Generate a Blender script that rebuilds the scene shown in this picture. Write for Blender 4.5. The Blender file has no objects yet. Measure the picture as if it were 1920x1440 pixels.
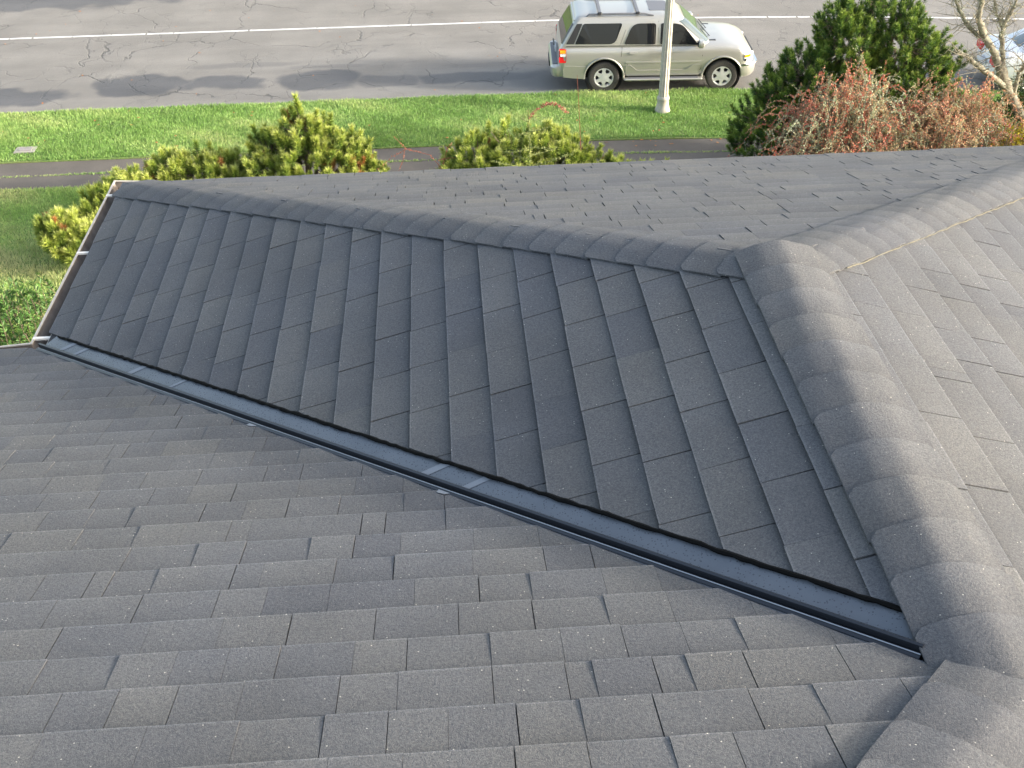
import bpy, bmesh, math, random
import numpy as np
from mathutils import Vector, Matrix
R = math.radians
sc = bpy.context.scene
col = sc.collection

# ---------------------------------------------------------------- camera, sky, sun, exposure
H0 = 8.6                                   # height of the wing's ridge above the street
CAM = Vector((-1.0908, -1.3737, 1.8209 + H0)); YAW, PITCH, ROLL, FPX = .0587, .6276, -.0157, 2066.4
cam = bpy.data.cameras.new('camera'); camo = bpy.data.objects.new('camera', cam); col.objects.link(camo)
fw = Vector((math.sin(YAW)*math.cos(PITCH), math.cos(YAW)*math.cos(PITCH), -math.sin(PITCH)))
rt = Vector((math.cos(YAW), -math.sin(YAW), 0)); up = rt.cross(fw)
c_, s_ = math.cos(ROLL), math.sin(ROLL)
r2, u2 = c_*rt + s_*up, -s_*rt + c_*up
camo.matrix_world = Matrix(((r2.x, u2.x, -fw.x, CAM.x), (r2.y, u2.y, -fw.y, CAM.y), (r2.z, u2.z, -fw.z, CAM.z), (0, 0, 0, 1)))
cam.sensor_fit = 'HORIZONTAL'; cam.sensor_width = 36; cam.lens = FPX/1920*36
cam.clip_start = .05; cam.clip_end = 2000
sc.camera = camo

SUN_EL, SUN_AZ = R(15.5), R(-12)             # azimuth from +X (to the right), a little behind the viewer
world = bpy.data.worlds.new("World"); sc.world = world; world.use_nodes = True
wn = world.node_tree.nodes; wl = world.node_tree.links
bg = wn['Background']; sky = wn.new('ShaderNodeTexSky'); sky.sky_type = 'NISHITA'; sky.sun_disc = False
sky.sun_elevation = SUN_EL; sky.sun_rotation = math.pi/2 - SUN_AZ
sky.air_density = 1.0; sky.dust_density = 4.0; sky.ozone_density = .6
hsv = wn.new('ShaderNodeHueSaturation'); hsv.inputs['Saturation'].default_value = .78     # thin high haze
wl.new(sky.outputs[0], hsv.inputs['Color']); wl.new(hsv.outputs[0], bg.inputs[0]); bg.inputs[1].default_value = .15
sun = bpy.data.lights.new('sun', 'SUN'); suno = bpy.data.objects.new('sun', sun); col.objects.link(suno)
sun.energy = 2.0; sun.angle = R(4); sun.color = (1, .95, .87)
sd = Vector((math.cos(SUN_EL)*math.cos(SUN_AZ), math.cos(SUN_EL)*math.sin(SUN_AZ), math.sin(SUN_EL)))
suno.rotation_euler = sd.to_track_quat('Z', 'Y').to_euler(); suno.location = (20, -5, 30)
sc.view_settings.view_transform = 'Standard'; sc.view_settings.look = 'None'
sc.view_settings.gamma = 1; sc.view_settings.use_curve_mapping = False
sc.view_settings.exposure = 1.93

# ---------------------------------------------------------------- helpers
def mesh_obj(name, verts, faces, mat=None, parent=None, attrs=None, smooth=None, mats=None, midx=None):
    me = bpy.data.meshes.new(name)
    me.from_pydata([tuple(v) for v in verts], [], [tuple(f) for f in faces])
    if mat: me.materials.append(mat)
    for m in mats or (): me.materials.append(m)
    if midx is not None: me.polygons.foreach_set('material_index', midx)
    for k, v in (attrs or {}).items():
        a = me.attributes.new(k, 'FLOAT', 'POINT'); a.data.foreach_set('value', np.asarray(v, dtype=np.float32))
    me.update()
    if smooth is not None:
        me.polygons.foreach_set('use_smooth', [True]*len(me.polygons)); me.set_sharp_from_angle(angle=R(smooth))
    o = bpy.data.objects.new(name, me); col.objects.link(o)
    if parent: o.parent = parent
    return o
def tri_obj(name, V, F, mat, parent=None, attrs=None):          # numpy triangles
    me = bpy.data.meshes.new(name); V = np.asarray(V, np.float32); F = np.asarray(F, np.int32)
    me.vertices.add(len(V)); me.vertices.foreach_set('co', V.ravel())
    me.loops.add(F.size); me.loops.foreach_set('vertex_index', F.ravel())
    me.polygons.add(len(F)); me.polygons.foreach_set('loop_start', np.arange(len(F), dtype=np.int32)*3)
    for k, v in (attrs or {}).items():
        a = me.attributes.new(k, 'FLOAT', 'POINT'); a.data.foreach_set('value', np.asarray(v, dtype=np.float32))
    me.materials.append(mat); me.update(calc_edges=True)
    o = bpy.data.objects.new(name, me); col.objects.link(o)
    if parent: o.parent = parent
    return o
def tag(o, label, cat, group=None, kind=None):
    if label: o['label'] = label
    if cat: o['category'] = cat
    if group: o['group'] = group
    if kind: o['kind'] = kind
    return o
def empty(name, loc, label, cat, group=None, rz=0):
    o = bpy.data.objects.new(name, None); col.objects.link(o); o.location = loc; o.rotation_euler = (0, 0, rz)
    return tag(o, label, cat, group)
class MB:
    def __init__(s): s.v = []; s.f = []
    def add(s, V, F):
        n = len(s.v); s.v += [tuple(v) for v in V]; s.f += [tuple(i+n for i in f) for f in F]; return s
    def box(s, a, b):
        x0, y0, z0 = a; x1, y1, z1 = b
        return s.add([(x0,y0,z0),(x1,y0,z0),(x1,y1,z0),(x0,y1,z0),(x0,y0,z1),(x1,y0,z1),(x1,y1,z1),(x0,y1,z1)],
                     [(0,3,2,1),(4,5,6,7),(0,1,5,4),(1,2,6,5),(2,3,7,6),(3,0,4,7)])
    def tube(s, pts, r, n=8, cap=True):
        pts = [Vector(p) for p in pts]; rs = [float(q) for q in r] if isinstance(r, (list, tuple)) else [float(r)]*len(pts)
        V = []; F = []; u = None
        for i, p in enumerate(pts):
            d = (pts[min(i+1, len(pts)-1)] - pts[max(i-1, 0)]).normalized()
            u = d.orthogonal().normalized() if u is None else (u - d*u.dot(d)).normalized()
            w = d.cross(u)
            for k in range(n):
                a = 2*math.pi*k/n; V.append(p + rs[i]*(math.cos(a)*u + math.sin(a)*w))
        for i in range(len(pts)-1):
            for k in range(n):
                F.append((i*n+k, i*n+(k+1) % n, (i+1)*n+(k+1) % n, (i+1)*n+k))
        if cap: F.append(tuple(range(n-1, -1, -1))); F.append(tuple((len(pts)-1)*n+k for k in range(n)))
        return s.add(V, F)
    def lathe(s, prof, n=24, axis='z', c=(0,0,0)):
        V = []; F = []
        for (r, h) in prof:
            for k in range(n):
                a = 2*math.pi*k/n; x, y = r*math.cos(a), r*math.sin(a)
                V.append((c[0]+x, c[1]+y, c[2]+h) if axis == 'z' else (c[0]+x, c[1]+h, c[2]+y))
        for i in range(len(prof)-1):
            for k in range(n):
                f = (i*n+k, i*n+(k+1) % n, (i+1)*n+(k+1) % n, (i+1)*n+k)
                F.append(f if axis == 'z' else f[::-1])
        return s.add(V, F)
    def build(s, name, mat, parent=None, smooth=None):
        return mesh_obj(name, s.v, s.f, mat, parent, smooth=smooth)

# ---- materials
def nt(name):
    m = bpy.data.materials.new(name); m.use_nodes = True
    return m, m.node_tree.nodes, m.node_tree.links, m.node_tree.nodes['Principled BSDF']
def setp(b, **k):
    for n, v in k.items(): b.inputs[n.replace('_', ' ')].default_value = v
def noise(n, l, scale, detail=4, vec=None, rough=.6, dist=0):
    t = n.new('ShaderNodeTexNoise'); t.inputs['Scale'].default_value = scale; t.inputs['Detail'].default_value = detail
    t.inputs['Roughness'].default_value = rough; t.inputs['Distortion'].default_value = dist
    if vec: l.new(vec, t.inputs['Vector'])
    return t.outputs['Fac']
def ramp(n, l, fac, stops):
    r = n.new('ShaderNodeValToRGB'); e = r.color_ramp.elements
    while len(e) < len(stops): e.new(.5)
    for q, (p, c) in zip(e, stops):
        q.position = p; q.color = (c, c, c, 1) if isinstance(c, (int, float)) else (*c, 1)
    l.new(fac, r.inputs[0]); return r.outputs[0]
def math_(n, l, op, a, b=None, clamp=False):
    m = n.new('ShaderNodeMath'); m.operation = op; m.use_clamp = clamp
    for i, x in enumerate((a, b)):
        if x is None: continue
        if isinstance(x, (int, float)): m.inputs[i].default_value = x
        else: l.new(x, m.inputs[i])
    return m.outputs[0]
def mix(n, l, fac, a, b, mode='MIX'):
    m = n.new('ShaderNodeMix'); m.data_type = 'RGBA'; m.blend_type = mode
    for i, x in ((0, fac), (6, a), (7, b)):
        if isinstance(x, (int, float)): m.inputs[i].default_value = x if i == 0 else (x, x, x, 1)
        elif isinstance(x, tuple): m.inputs[i].default_value = (*x, 1)
        else: l.new(x, m.inputs[i])
    return m.outputs[2]
def pos(n, l, scale=None):
    g = n.new('ShaderNodeNewGeometry').outputs['Position']
    if scale:
        mp = n.new('ShaderNodeMapping'); mp.inputs['Scale'].default_value = scale; l.new(g, mp.inputs[0]); g = mp.outputs[0]
    return g
def bump(n, l, b, h, strength=.3, dist=.01):
    bp = n.new('ShaderNodeBump'); bp.inputs['Strength'].default_value = strength; bp.inputs['Distance'].default_value = dist
    l.new(h, bp.inputs['Height']); l.new(bp.outputs[0], b.inputs['Normal'])
def attr(n, name):
    a = n.new('ShaderNodeAttribute'); a.attribute_name = name; return a.outputs['Fac']
def simple(name, c, rough=.5, metal=0, **k):
    m, n, l, b = nt(name); setp(b, Base_Color=(*c, 1), Roughness=rough, Metallic=metal, **k); return m
def worn(name, c1, c2, scale=20, rough=.6, metal=0, bs=.2):
    m, n, l, b = nt(name); f = noise(n, l, scale, 5, pos(n, l))
    l.new(ramp(n, l, f, [(.3, c1), (.7, c2)]), b.inputs['Base Color']); setp(b, Roughness=rough, Metallic=metal)
    bump(n, l, b, f, bs, .003); return m

def shingle_mat(name, use_attr=True):
    m, n, l, b = nt(name); P = pos(n, l)
    g1 = noise(n, l, 420, 2, P, .7); g2 = noise(n, l, 150, 3, P, .65); g3 = noise(n, l, 2.2, 3, P)
    base = ramp(n, l, g1, [(.30, (.040, .043, .050)), (.48, (.082, .086, .094)), (.60, (.125, .127, .132)), (.74, (.27, .26, .24))])
    base = mix(n, l, .55, base, ramp(n, l, g2, [(.32, (.046, .049, .056)), (.68, (.150, .149, .146))]))
    v = n.new('ShaderNodeTexVoronoi'); v.inputs['Scale'].default_value = 95; l.new(P, v.inputs['Vector'])
    sep = n.new('ShaderNodeSeparateColor'); l.new(v.outputs['Color'], sep.inputs[0])
    near = math_(n, l, 'LESS_THAN', v.outputs['Distance'], .16)
    pick = math_(n, l, 'GREATER_THAN', sep.outputs[0], .94)
    base = mix(n, l, math_(n, l, 'MULTIPLY', near, pick), base, (.42, .40, .35))
    base = mix(n, l, 1, base, ramp(n, l, g3, [(.3, .86), (.7, 1.1)]), 'MULTIPLY')
    base = mix(n, l, 1, base, ramp(n, l, noise(n, l, .7, 5, P, .65), [(.35, (.90, .92, .97)), (.65, (1.07, 1.05, 1.0))]), 'MULTIPLY')
    if use_attr:
        t = attr(n, 'tone'); base = mix(n, l, 1, base, ramp(n, l, t, [(0, (.80, .82, .88)), (.5, (.97, .98, 1.0)), (1, (1.12, 1.10, 1.05))]), 'MULTIPLY')
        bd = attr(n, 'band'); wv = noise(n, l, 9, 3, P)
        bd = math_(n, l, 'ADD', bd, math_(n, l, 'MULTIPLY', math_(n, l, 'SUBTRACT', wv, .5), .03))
        base = mix(n, l, 1, base, ramp(n, l, bd, [(0, 1.55), (.02, 1.35), (.045, 1.08), (.45, 1.0), (.78, .91), (.91, .80), (1.0, .55)]), 'MULTIPLY')  # pale worn butt edge; dark end mixes printed band and painted contact shade
    l.new(base, b.inputs['Base Color']); setp(b, Roughness=.82, Specular_IOR_Level=.45)
    hh = math_(n, l, 'ADD', math_(n, l, 'MULTIPLY', g1, .6), math_(n, l, 'MULTIPLY', g2, .5))
    bump(n, l, b, hh, .75, .005)
    return m
M = {}
M['shingle'] = shingle_mat('shingle_granules'); M['cap'] = shingle_mat('cap_granules')
M['deck'] = simple('roof_underlay', (.035, .035, .038), .9)
M['tar'] = simple('black_sealant', (.002, .002, .002), .8, 0, Specular_IOR_Level=.15)
def metal_mat():
    m, n, l, b = nt('valley_metal'); P = pos(n, l)
    c = ramp(n, l, noise(n, l, 3, 4, P), [(.3, (.085, .10, .122)), (.7, (.125, .142, .165))])
    v = n.new('ShaderNodeTexVoronoi'); v.inputs['Scale'].default_value = 150; v.inputs['Randomness'].default_value = 1; l.new(P, v.inputs['Vector'])
    sep = n.new('ShaderNodeSeparateColor'); l.new(v.outputs['Color'], sep.inputs[0])
    rad = math_(n, l, 'MULTIPLY', sep.outputs[0], .42)
    d = math_(n, l, 'LESS_THAN', v.outputs['Distance'], rad)
    d = math_(n, l, 'MULTIPLY', d, math_(n, l, 'GREATER_THAN', sep.outputs[1], .22))
    c = mix(n, l, math_(n, l, 'MULTIPLY', d, .55), c, (.035, .04, .05))
    l.new(c, b.inputs['Base Color']); setp(b, Metallic=.25, Roughness=.42)
    l.new(ramp(n, l, d, [(0, .42), (1, .12)]), b.inputs['Roughness'])
    bump(n, l, b, d, .5, .003); return m
M['valley'] = metal_mat()
M['rib'] = simple('valley_rib_metal', (.028, .032, .040), .33, .4)
M['palepatch'] = simple('pale_patch_grey', (.19, .21, .24), .6)
M['gutter'] = worn('gutter_paint', (.40, .37, .32), (.54, .50, .44), 30, .45)
M['gutter_in'] = worn('gutter_silt', (.13, .11, .095), (.23, .20, .175), 12, .8)
M['hanger'] = simple('gutter_hanger_paint', (.80, .76, .68), .45)
M['frayed'] = worn('cut_shingle_edge', (.09, .085, .065), (.22, .20, .14), 160, .9)
M['siding'] = simple('house_siding', (.45, .43, .39), .8)
M['glassd'] = simple('dark_glass', (.012, .014, .018), .04, 0, Specular_IOR_Level=.8)

def asphalt_mat():
    m, n, l, b = nt('asphalt'); P = pos(n, l); S = pos(n, l, (.16, 1.1, 1))
    a = noise(n, l, 70, 4, P, .75); bl = noise(n, l, .55, 5, P, .6); st = noise(n, l, 1.0, 4, S)
    c = ramp(n, l, a, [(.3, (.130, .123, .110)), (.5, (.196, .186, .168)), (.72, (.275, .261, .236))])
    c = mix(n, l, 1, c, ramp(n, l, bl, [(.3, .86), (.7, 1.12)]), 'MULTIPLY')
    c = mix(n, l, 1, c, ramp(n, l, st, [(.3, .88), (.7, 1.1)]), 'MULTIPLY')
    # cracks
    nz = n.new('ShaderNodeTexNoise'); nz.inputs['Scale'].default_value = 1.1; nz.inputs['Detail'].default_value = 6; l.new(P, nz.inputs['Vector'])
    sub = n.new('ShaderNodeVectorMath'); sub.operation = 'MULTIPLY_ADD'; l.new(nz.outputs['Color'], sub.inputs[0]); sub.inputs[1].default_value = (1.5, 1.5, 0); l.new(P, sub.inputs[2])
    def cracks(scale, width, mscale, lo, hi, off):
        mp = n.new('ShaderNodeMapping'); mp.inputs['Location'].default_value = (off, off*1.7, 0); mp.inputs['Scale'].default_value = (1, .75, 0); l.new(sub.outputs[0], mp.inputs[0])
        v = n.new('ShaderNodeTexVoronoi'); v.feature = 'DISTANCE_TO_EDGE'; v.inputs['Scale'].default_value = scale; l.new(mp.outputs[0], v.inputs['Vector'])
        k = ramp(n, l, v.outputs['Distance'], [(width*scale*.3, 1.), (width*scale, 0.)])
        return math_(n, l, 'MULTIPLY', k, ramp(n, l, noise(n, l, mscale, 3, mp.outputs[0]), [(lo, 0.), (hi, 1.)]))
    k1 = cracks(.42, .026, .8, .45, .60, 3.1); k2 = cracks(1.25, .018, .55, .50, .62, 9.2)
    k = math_(n, l, 'MAXIMUM', k1, math_(n, l, 'MULTIPLY', k2, .6))
    c = mix(n, l, math_(n, l, 'MULTIPLY', k, .55), c, (.035, .035, .034))
    # soft-edged patches of darker, less rough asphalt
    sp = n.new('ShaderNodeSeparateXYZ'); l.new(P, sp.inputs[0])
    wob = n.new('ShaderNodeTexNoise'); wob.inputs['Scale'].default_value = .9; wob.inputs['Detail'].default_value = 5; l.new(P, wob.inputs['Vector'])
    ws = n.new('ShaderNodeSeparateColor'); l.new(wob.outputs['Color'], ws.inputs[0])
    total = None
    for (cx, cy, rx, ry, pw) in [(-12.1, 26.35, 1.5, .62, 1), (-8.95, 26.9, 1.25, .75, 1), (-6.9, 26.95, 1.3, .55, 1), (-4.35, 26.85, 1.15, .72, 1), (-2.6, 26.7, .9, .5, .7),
                                 (-.1, 26.65, 1.9, .42, .9), (1.7, 26.2, 1.2, .7, .5), (-13.6, 34.6, 4.2, .9, .9), (-6.5, 28.2, 1.4, .22, .35), (-4.2, 27.9, 1.2, .18, .35), (.6, 27.6, 1.8, .2, .3)]:  # the large patches just behind the SUV paint its shadow into the asphalt
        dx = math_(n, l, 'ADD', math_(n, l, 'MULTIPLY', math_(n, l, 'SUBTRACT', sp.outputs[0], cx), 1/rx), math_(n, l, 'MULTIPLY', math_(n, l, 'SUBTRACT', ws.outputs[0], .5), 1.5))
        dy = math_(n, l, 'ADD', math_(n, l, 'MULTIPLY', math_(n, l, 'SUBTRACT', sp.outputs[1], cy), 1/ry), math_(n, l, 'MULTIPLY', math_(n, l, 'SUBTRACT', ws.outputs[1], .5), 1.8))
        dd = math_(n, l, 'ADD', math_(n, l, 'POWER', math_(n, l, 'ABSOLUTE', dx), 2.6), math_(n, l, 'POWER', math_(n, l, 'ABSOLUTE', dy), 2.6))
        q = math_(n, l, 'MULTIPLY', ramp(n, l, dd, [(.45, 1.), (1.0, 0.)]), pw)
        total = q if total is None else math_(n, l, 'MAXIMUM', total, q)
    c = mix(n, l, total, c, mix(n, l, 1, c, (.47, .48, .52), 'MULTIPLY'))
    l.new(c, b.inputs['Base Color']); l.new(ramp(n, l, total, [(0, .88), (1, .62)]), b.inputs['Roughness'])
    bump(n, l, b, math_(n, l, 'SUBTRACT', a, math_(n, l, 'MULTIPLY', k, 2.)), .5, .012); return m
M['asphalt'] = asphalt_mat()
def walk_mat():
    m, n, l, b = nt('sidewalk_paving'); P = pos(n, l)
    c = ramp(n, l, noise(n, l, 60, 4, P, .7), [(.3, (.092, .078, .064)), (.7, (.150, .130, .108))])
    c = mix(n, l, 1, c, ramp(n, l, noise(n, l, .9, 4, P), [(.3, .75), (.7, 1.15)]), 'MULTIPLY')
    l.new(c, b.inputs['Base Color']); setp(b, Roughness=.8); bump(n, l, b, noise(n, l, 60, 4, P), .4, .008); return m
M['walk'] = walk_mat()
def lawn_mat():
    m, n, l, b = nt('lawn_ground'); P = pos(n, l)
    c = ramp(n, l, noise(n, l, 14, 5, P, .7), [(.3, (.08, .15, .03)), (.55, (.17, .27, .06)), (.75, (.25, .31, .10))])
    c = mix(n, l, ramp(n, l, noise(n, l, .5, 4, P), [(.42, 0.), (.66, .6)]), c, (.20, .20, .075))
    l.new(c, b.inputs['Base Color']); setp(b, Roughness=.9); bump(n, l, b, noise(n, l, 20, 5, P), .8, .04); return m
M['lawn'] = lawn_mat()
M['soil'] = worn('bark_soil', (.02, .014, .009), (.06, .042, .028), 25, .95, 0, .8)
M['line'] = worn('road_paint', (.55, .54, .51), (.86, .85, .82), 9, .6)
def leafy(name, stops, attrn='tone', rough=.6, trans=.25):
    m, n, l, b = nt(name); c = ramp(n, l, attr(n, attrn), stops)
    P = pos(n, l); c = mix(n, l, 1, c, ramp(n, l, noise(n, l, 5, 3, P), [(.3, .8), (.7, 1.2)]), 'MULTIPLY')
    l.new(c, b.inputs['Base Color']); setp(b, Roughness=rough)
    if trans:
        tr = n.new('ShaderNodeBsdfTranslucent'); l.new(c, tr.inputs[0]); ms = n.new('ShaderNodeMixShader'); ms.inputs[0].default_value = trans
        l.new(b.outputs[0], ms.inputs[1]); l.new(tr.outputs[0], ms.inputs[2]); l.new(ms.outputs[0], n['Material Output'].inputs[0])
    return m
M['grass'] = leafy('grass_blades', [(0, (.13, .25, .05)), (.5, (.27, .43, .11)), (.8, (.42, .52, .18)), (1, (.56, .55, .27))], rough=.5, trans=.35)
M['mugo'] = leafy('mugo_needles', [(0, (.06, .11, .018)), (.4, (.17, .25, .035)), (.75, (.40, .46, .085)), (1, (.64, .66, .25))])
M['pine'] = leafy('dark_pine_needles', [(0, (.026, .060, .015)), (.42, (.072, .145, .022)), (.75, (.19, .28, .04)), (1, (.34, .42, .08))])
M['rustneedle'] = leafy('dry_needles', [(0, (.20, .09, .03)), (1, (.42, .20, .06))])
M['bark'] = worn('bark', (.09, .065, .045), (.22, .17, .12), 40, .9, 0, .7)
M['coto'] = leafy('cotoneaster_leaves', [(0, (.50, .10, .06)), (.22, (.58, .22, .13)), (.42, (.55, .36, .20)), (.62, (.42, .36, .17)), (.8, (.30, .33, .18)), (1, (.42, .46, .31))], trans=.15)
M['cotostem'] = worn('cotoneaster_stems', (.17, .15, .11), (.34, .31, .24), 30, .9)
M['lichenbark'] = worn('lichen_bark', (.12, .09, .07), (.36, .35, .26), 14, .9, 0, .8)
M['yellow'] = leafy('yellow_leaves', [(0, (.20, .17, .015)), (.5, (.42, .34, .02)), (1, (.55, .50, .06))])
M['dgreen'] = leafy('dark_green_leaves', [(0, (.02, .05, .012)), (.7, (.06, .11, .02)), (1, (.35, .20, .04))])
M['laurel'] = leafy('laurel_leaves', [(0, (.025, .07, .018)), (.6, (.07, .16, .03)), (1, (.16, .26, .06))], rough=.55)
M['sap'] = leafy('pale_sapling_leaves', [(0, (.20, .24, .07)), (1, (.42, .44, .18))])
M['redtwig'] = leafy('red_twig_leaves', [(0, (.34, .10, .06)), (1, (.50, .26, .17))])

# ---------------------------------------------------------------- setting: ground, street, walk, lawns
def dcurve(x):                              # the street bends gently towards the houses on the right
    return 0 if x <= 0 else (-.0065*x*x if x < 16 else -.0065*256 - .208*(x-16))
def ribbon(name, ya, yb, z, mat, xs, zb=None, smooth=None):
    V = []; F = []
    for x in xs:
        V += [(x, ya + dcurve(x), z), (x, yb + dcurve(x), z)]
    for i in range(len(xs)-1): F.append((2*i, 2*i+2, 2*i+3, 2*i+1))
    if zb is not None:
        k = len(V)
        V += [(v[0], v[1], zb) for v in V[:k]]
        for i in range(len(xs)-1):
            F.append((2*i, k+2*i, k+2*i+2, 2*i+2)); F.append((2*i+1, 2*i+3, k+2*i+3, k+2*i+1))
    o = mesh_obj(name, V, F, mat); o['kind'] = 'structure'; return o
XS = [-90, -60, -40, -30] + list(range(-24, 30, 2)) + [34, 40, 50, 60]
g = mesh_obj('ground', [(-600, -600, -.06), (600, -600, -.06), (600, 600, -.06), (-600, 600, -.06)], [(0, 1, 2, 3)], M['lawn']); g['kind'] = 'structure'
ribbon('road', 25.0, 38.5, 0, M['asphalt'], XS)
ribbon('verge', 22.33, 25.27, .045, M['lawn'], XS, -.05)
ribbon('sidewalk', 20.90, 22.38, .02, M['walk'], XS, -.05)
ribbon('far_verge', 38.4, 60, .05, M['lawn'], XS, -.05)
lw = mesh_obj('lawn', [(-90, -30, .03), (60, -30, .03), (60, 20.93, .03), (-90, 20.93, .03)], [(0, 1, 2, 3)], M['lawn']); lw['kind'] = 'structure'
bed = mesh_obj('planting_bed', [(-8.2, 18.0, .04), (-6.8, 16.5, .04), (14, 16.5, .04), (14, 19.6, .04), (4, 20.75, .04), (-7.6, 20.7, .04)], [(0, 1, 2, 3, 4, 5)], M['soil']); bed['kind'] = 'structure'
# lane line with worn gaps
rnd = random.Random(4)
V = []; F = []; x = -40
while x < 40:
    ln = rnd.uniform(.35, 2.2); n = max(2, int(ln/.3)+1); k = len(V)
    for i in range(n):
        t = x + ln*i/(n-1); j = rnd.uniform(-.008, .008)
        V += [(t, 31.05 + dcurve(t)*.85 + j, .004), (t, 31.155 + dcurve(t)*.85 + j, .004)]
    for i in range(n-1): F.append((k+2*i, k+2*i+2, k+2*i+3, k+2*i+1))
    x += ln + rnd.choice([.02, .03, .05])
lo = mesh_obj('lane_line', V, F, M['line']); lo['kind'] = 'structure'

# grass blades
nr = np.random.default_rng(5)
def blades(n, xr, yf, h, z0, name, label, tonef=None):
    x = nr.uniform(xr[0], xr[1], n); y0, y1 = yf
    dc = np.where(x <= 0, 0, -.0065*x*x)
    edge = nr.random(n)
    y = nr.uniform(y0, y1, n) + dc
    hh = h*nr.uniform(.6, 1.25, n)*(1+.35*np.sin(x*2.1+np.sin(y*3))*np.sin(y*2.7)); a = nr.uniform(0, 2*np.pi, n); wd = nr.uniform(.006, .012, n)
    lean = nr.uniform(.1, .9, n)*hh; la = nr.uniform(0, 2*np.pi, n)*.6 - .9
    b0 = np.stack([x - wd*np.cos(a), y - wd*np.sin(a), np.full(n, z0)], 1); b1 = np.stack([x + wd*np.cos(a), y + wd*np.sin(a), np.full(n, z0)], 1)
    tp = np.stack([x + lean*np.cos(la), y + lean*np.sin(la), z0 + hh], 1)
    Vv = np.stack([b0, b1, tp], 1).reshape(-1, 3); Ff = np.arange(3*n).reshape(-1, 3)
    t = nr.normal(.45, .10, n) + .16*np.sin(x*.9+1.3*np.sin(y*1.7)) + .10*np.sin(y*5+x*3.1)
    if tonef is not None: t = t + tonef(x, y)
    t = np.clip(np.repeat(t, 3), 0, 1); t[2::3] = np.clip(t[2::3]+.12, 0, 1)
    o = tri_obj(name, Vv, Ff, M['grass'], attrs={'tone': t}); tag(o, label, 'grass', kind='stuff')
blades(210000, (-14.5, 17), (22.36, 25.30), .060, .045, 'verge_grass', 'bright green mown grass of the strip between sidewalk and street')
blades(90000, (-13, -7), (14.0, 20.95), .05, .03, 'lawn_grass', 'yellower lawn grass beside the house at lower left', lambda x, y: .28*np.clip((20.2-y)/2.0, 0, 1)*np.clip(1.2-abs(y-18)/2.5, 0, 1)+.20)
blades(3500, (-14, 10), (21.56, 21.64), .035, .02, 'sidewalk_moss', 'thin line of moss and grass growing in the sidewalk joint', lambda x, y: x*0+.15)

# utility cover in the verge
uc = empty('utility_cover', (-10.75, 22.95, .05), 'small concrete utility box cover sunk in the grass strip', 'utility cover')
mb = MB(); mb.box((-.23, -.16, -.03), (.23, .16, .028)); mb.build('frame', worn('concrete', (.28, .255, .22), (.42, .385, .34), 30, .85), uc)
mb = MB(); mb.box((-.15, -.09, .028), (.15, .09, .040)); mb.build('lid', worn('lid_concrete', (.22, .20, .19), (.34, .31, .29), 30, .85), uc)
# fallen leaves
V = []; F = []; rnd = random.Random(9)
for i in range(150):
    if i < 70: x, y, z = rnd.uniform(-13, 11), 0, .075; y = rnd.uniform(22.5, 25.2) + dcurve(x)
    elif i < 120: x, z = rnd.uniform(-14, 14), .008; y = rnd.uniform(25.5, 34) + dcurve(x)
    else: x, z = rnd.uniform(1, 9), .03; y = rnd.uniform(21.9, 22.5) + dcurve(x)
    s = rnd.uniform(.025, .05); a = rnd.uniform(0, 6.28); k = len(V)
    for q, (lx, ly) in enumerate([(-1, 0), (-.2, -.6), (1, 0), (-.2, .6)]):
        V.append((x + s*(lx*math.cos(a)-ly*math.sin(a)), y + s*(lx*math.sin(a)+ly*math.cos(a)), z + rnd.uniform(0, .015)))
    F.append((k, k+1, k+2, k+3))
tag(mesh_obj('fallen_leaves', V, F, worn('dead_leaf', (.30, .10, .03), (.55, .24, .07), 3, .8)), 'scattered orange fallen leaves on the grass strip and street', 'leaves', kind='stuff')

# ---------------------------------------------------------------- the house roof
W_, L_, S_ = 3.0166, 1.7605, .34413          # eave distance, wing ridge length, slope
EXPO = .143
cs = 1/math.sqrt(1+S_*S_); sn = S_*cs
EZ = -W_*S_
house = empty('house', (0, 0, 0), 'grey shingled hip roofed house seen from its own rooftop', 'house')
def W3(x, y, z): return Vector((x, y, z + H0))
FACES = {  # origin, U, V, N in roof coordinates (ridge = 0)
 'B': (Vector((-W_, 0, EZ)), Vector((0, 1, 0)), Vector((cs, 0, sn)), Vector((-sn, 0, cs))),
 'A': (Vector((0, W_, EZ)), Vector((1, 0, 0)), Vector((0, -cs, sn)), Vector((0, sn, cs))),
 'C': (Vector((0, W_+L_, EZ)), Vector((1, 0, 0)), Vector((0, -cs, sn)), Vector((0, sn, cs))),
 'E': (Vector((W_, 0, EZ)), Vector((0, 1, 0)), Vector((-cs, 0, sn)), Vector((sn, 0, cs)))}
GB, GA = .135, .045
def clip(poly, a, b, c):                     # keep a*u+b*v+c >= 0
    out = []
    for i in range(len(poly)):
        p, q = poly[i], poly[(i+1) % len(poly)]
        dp, dq = a*p[0]+b*p[1]+c, a*q[0]+b*q[1]+c
        if dp >= 0: out.append(p)
        if (dp >= 0) != (dq >= 0):
            t = dp/(dp-dq); out.append((p[0]+(q[0]-p[0])*t, p[1]+(q[1]-p[1])*t))
    return out
YB = -5.0
def constraints(face, v0):
    if face == 'B': return [(1, cs, -W_-GB), (-1, -cs, W_+L_), (0, -1, W_/cs)]          # valley, hip, ridge
    if face == 'A': return [(-1, cs, -W_-GA), (-1, -cs, W_), (1, 0, 9), (0, -1, (W_-YB)/cs)]
    if face == 'C': return [(1, -cs, W_), (-1, -cs, W_)]
    if face == 'E':
        if W_ - (v0+EXPO)*cs > -.05: return [(-1, -cs, L_+W_), (1, 0, -YB)]
        return [(-1, -cs, W_), (1, 0, -YB)]
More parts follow.
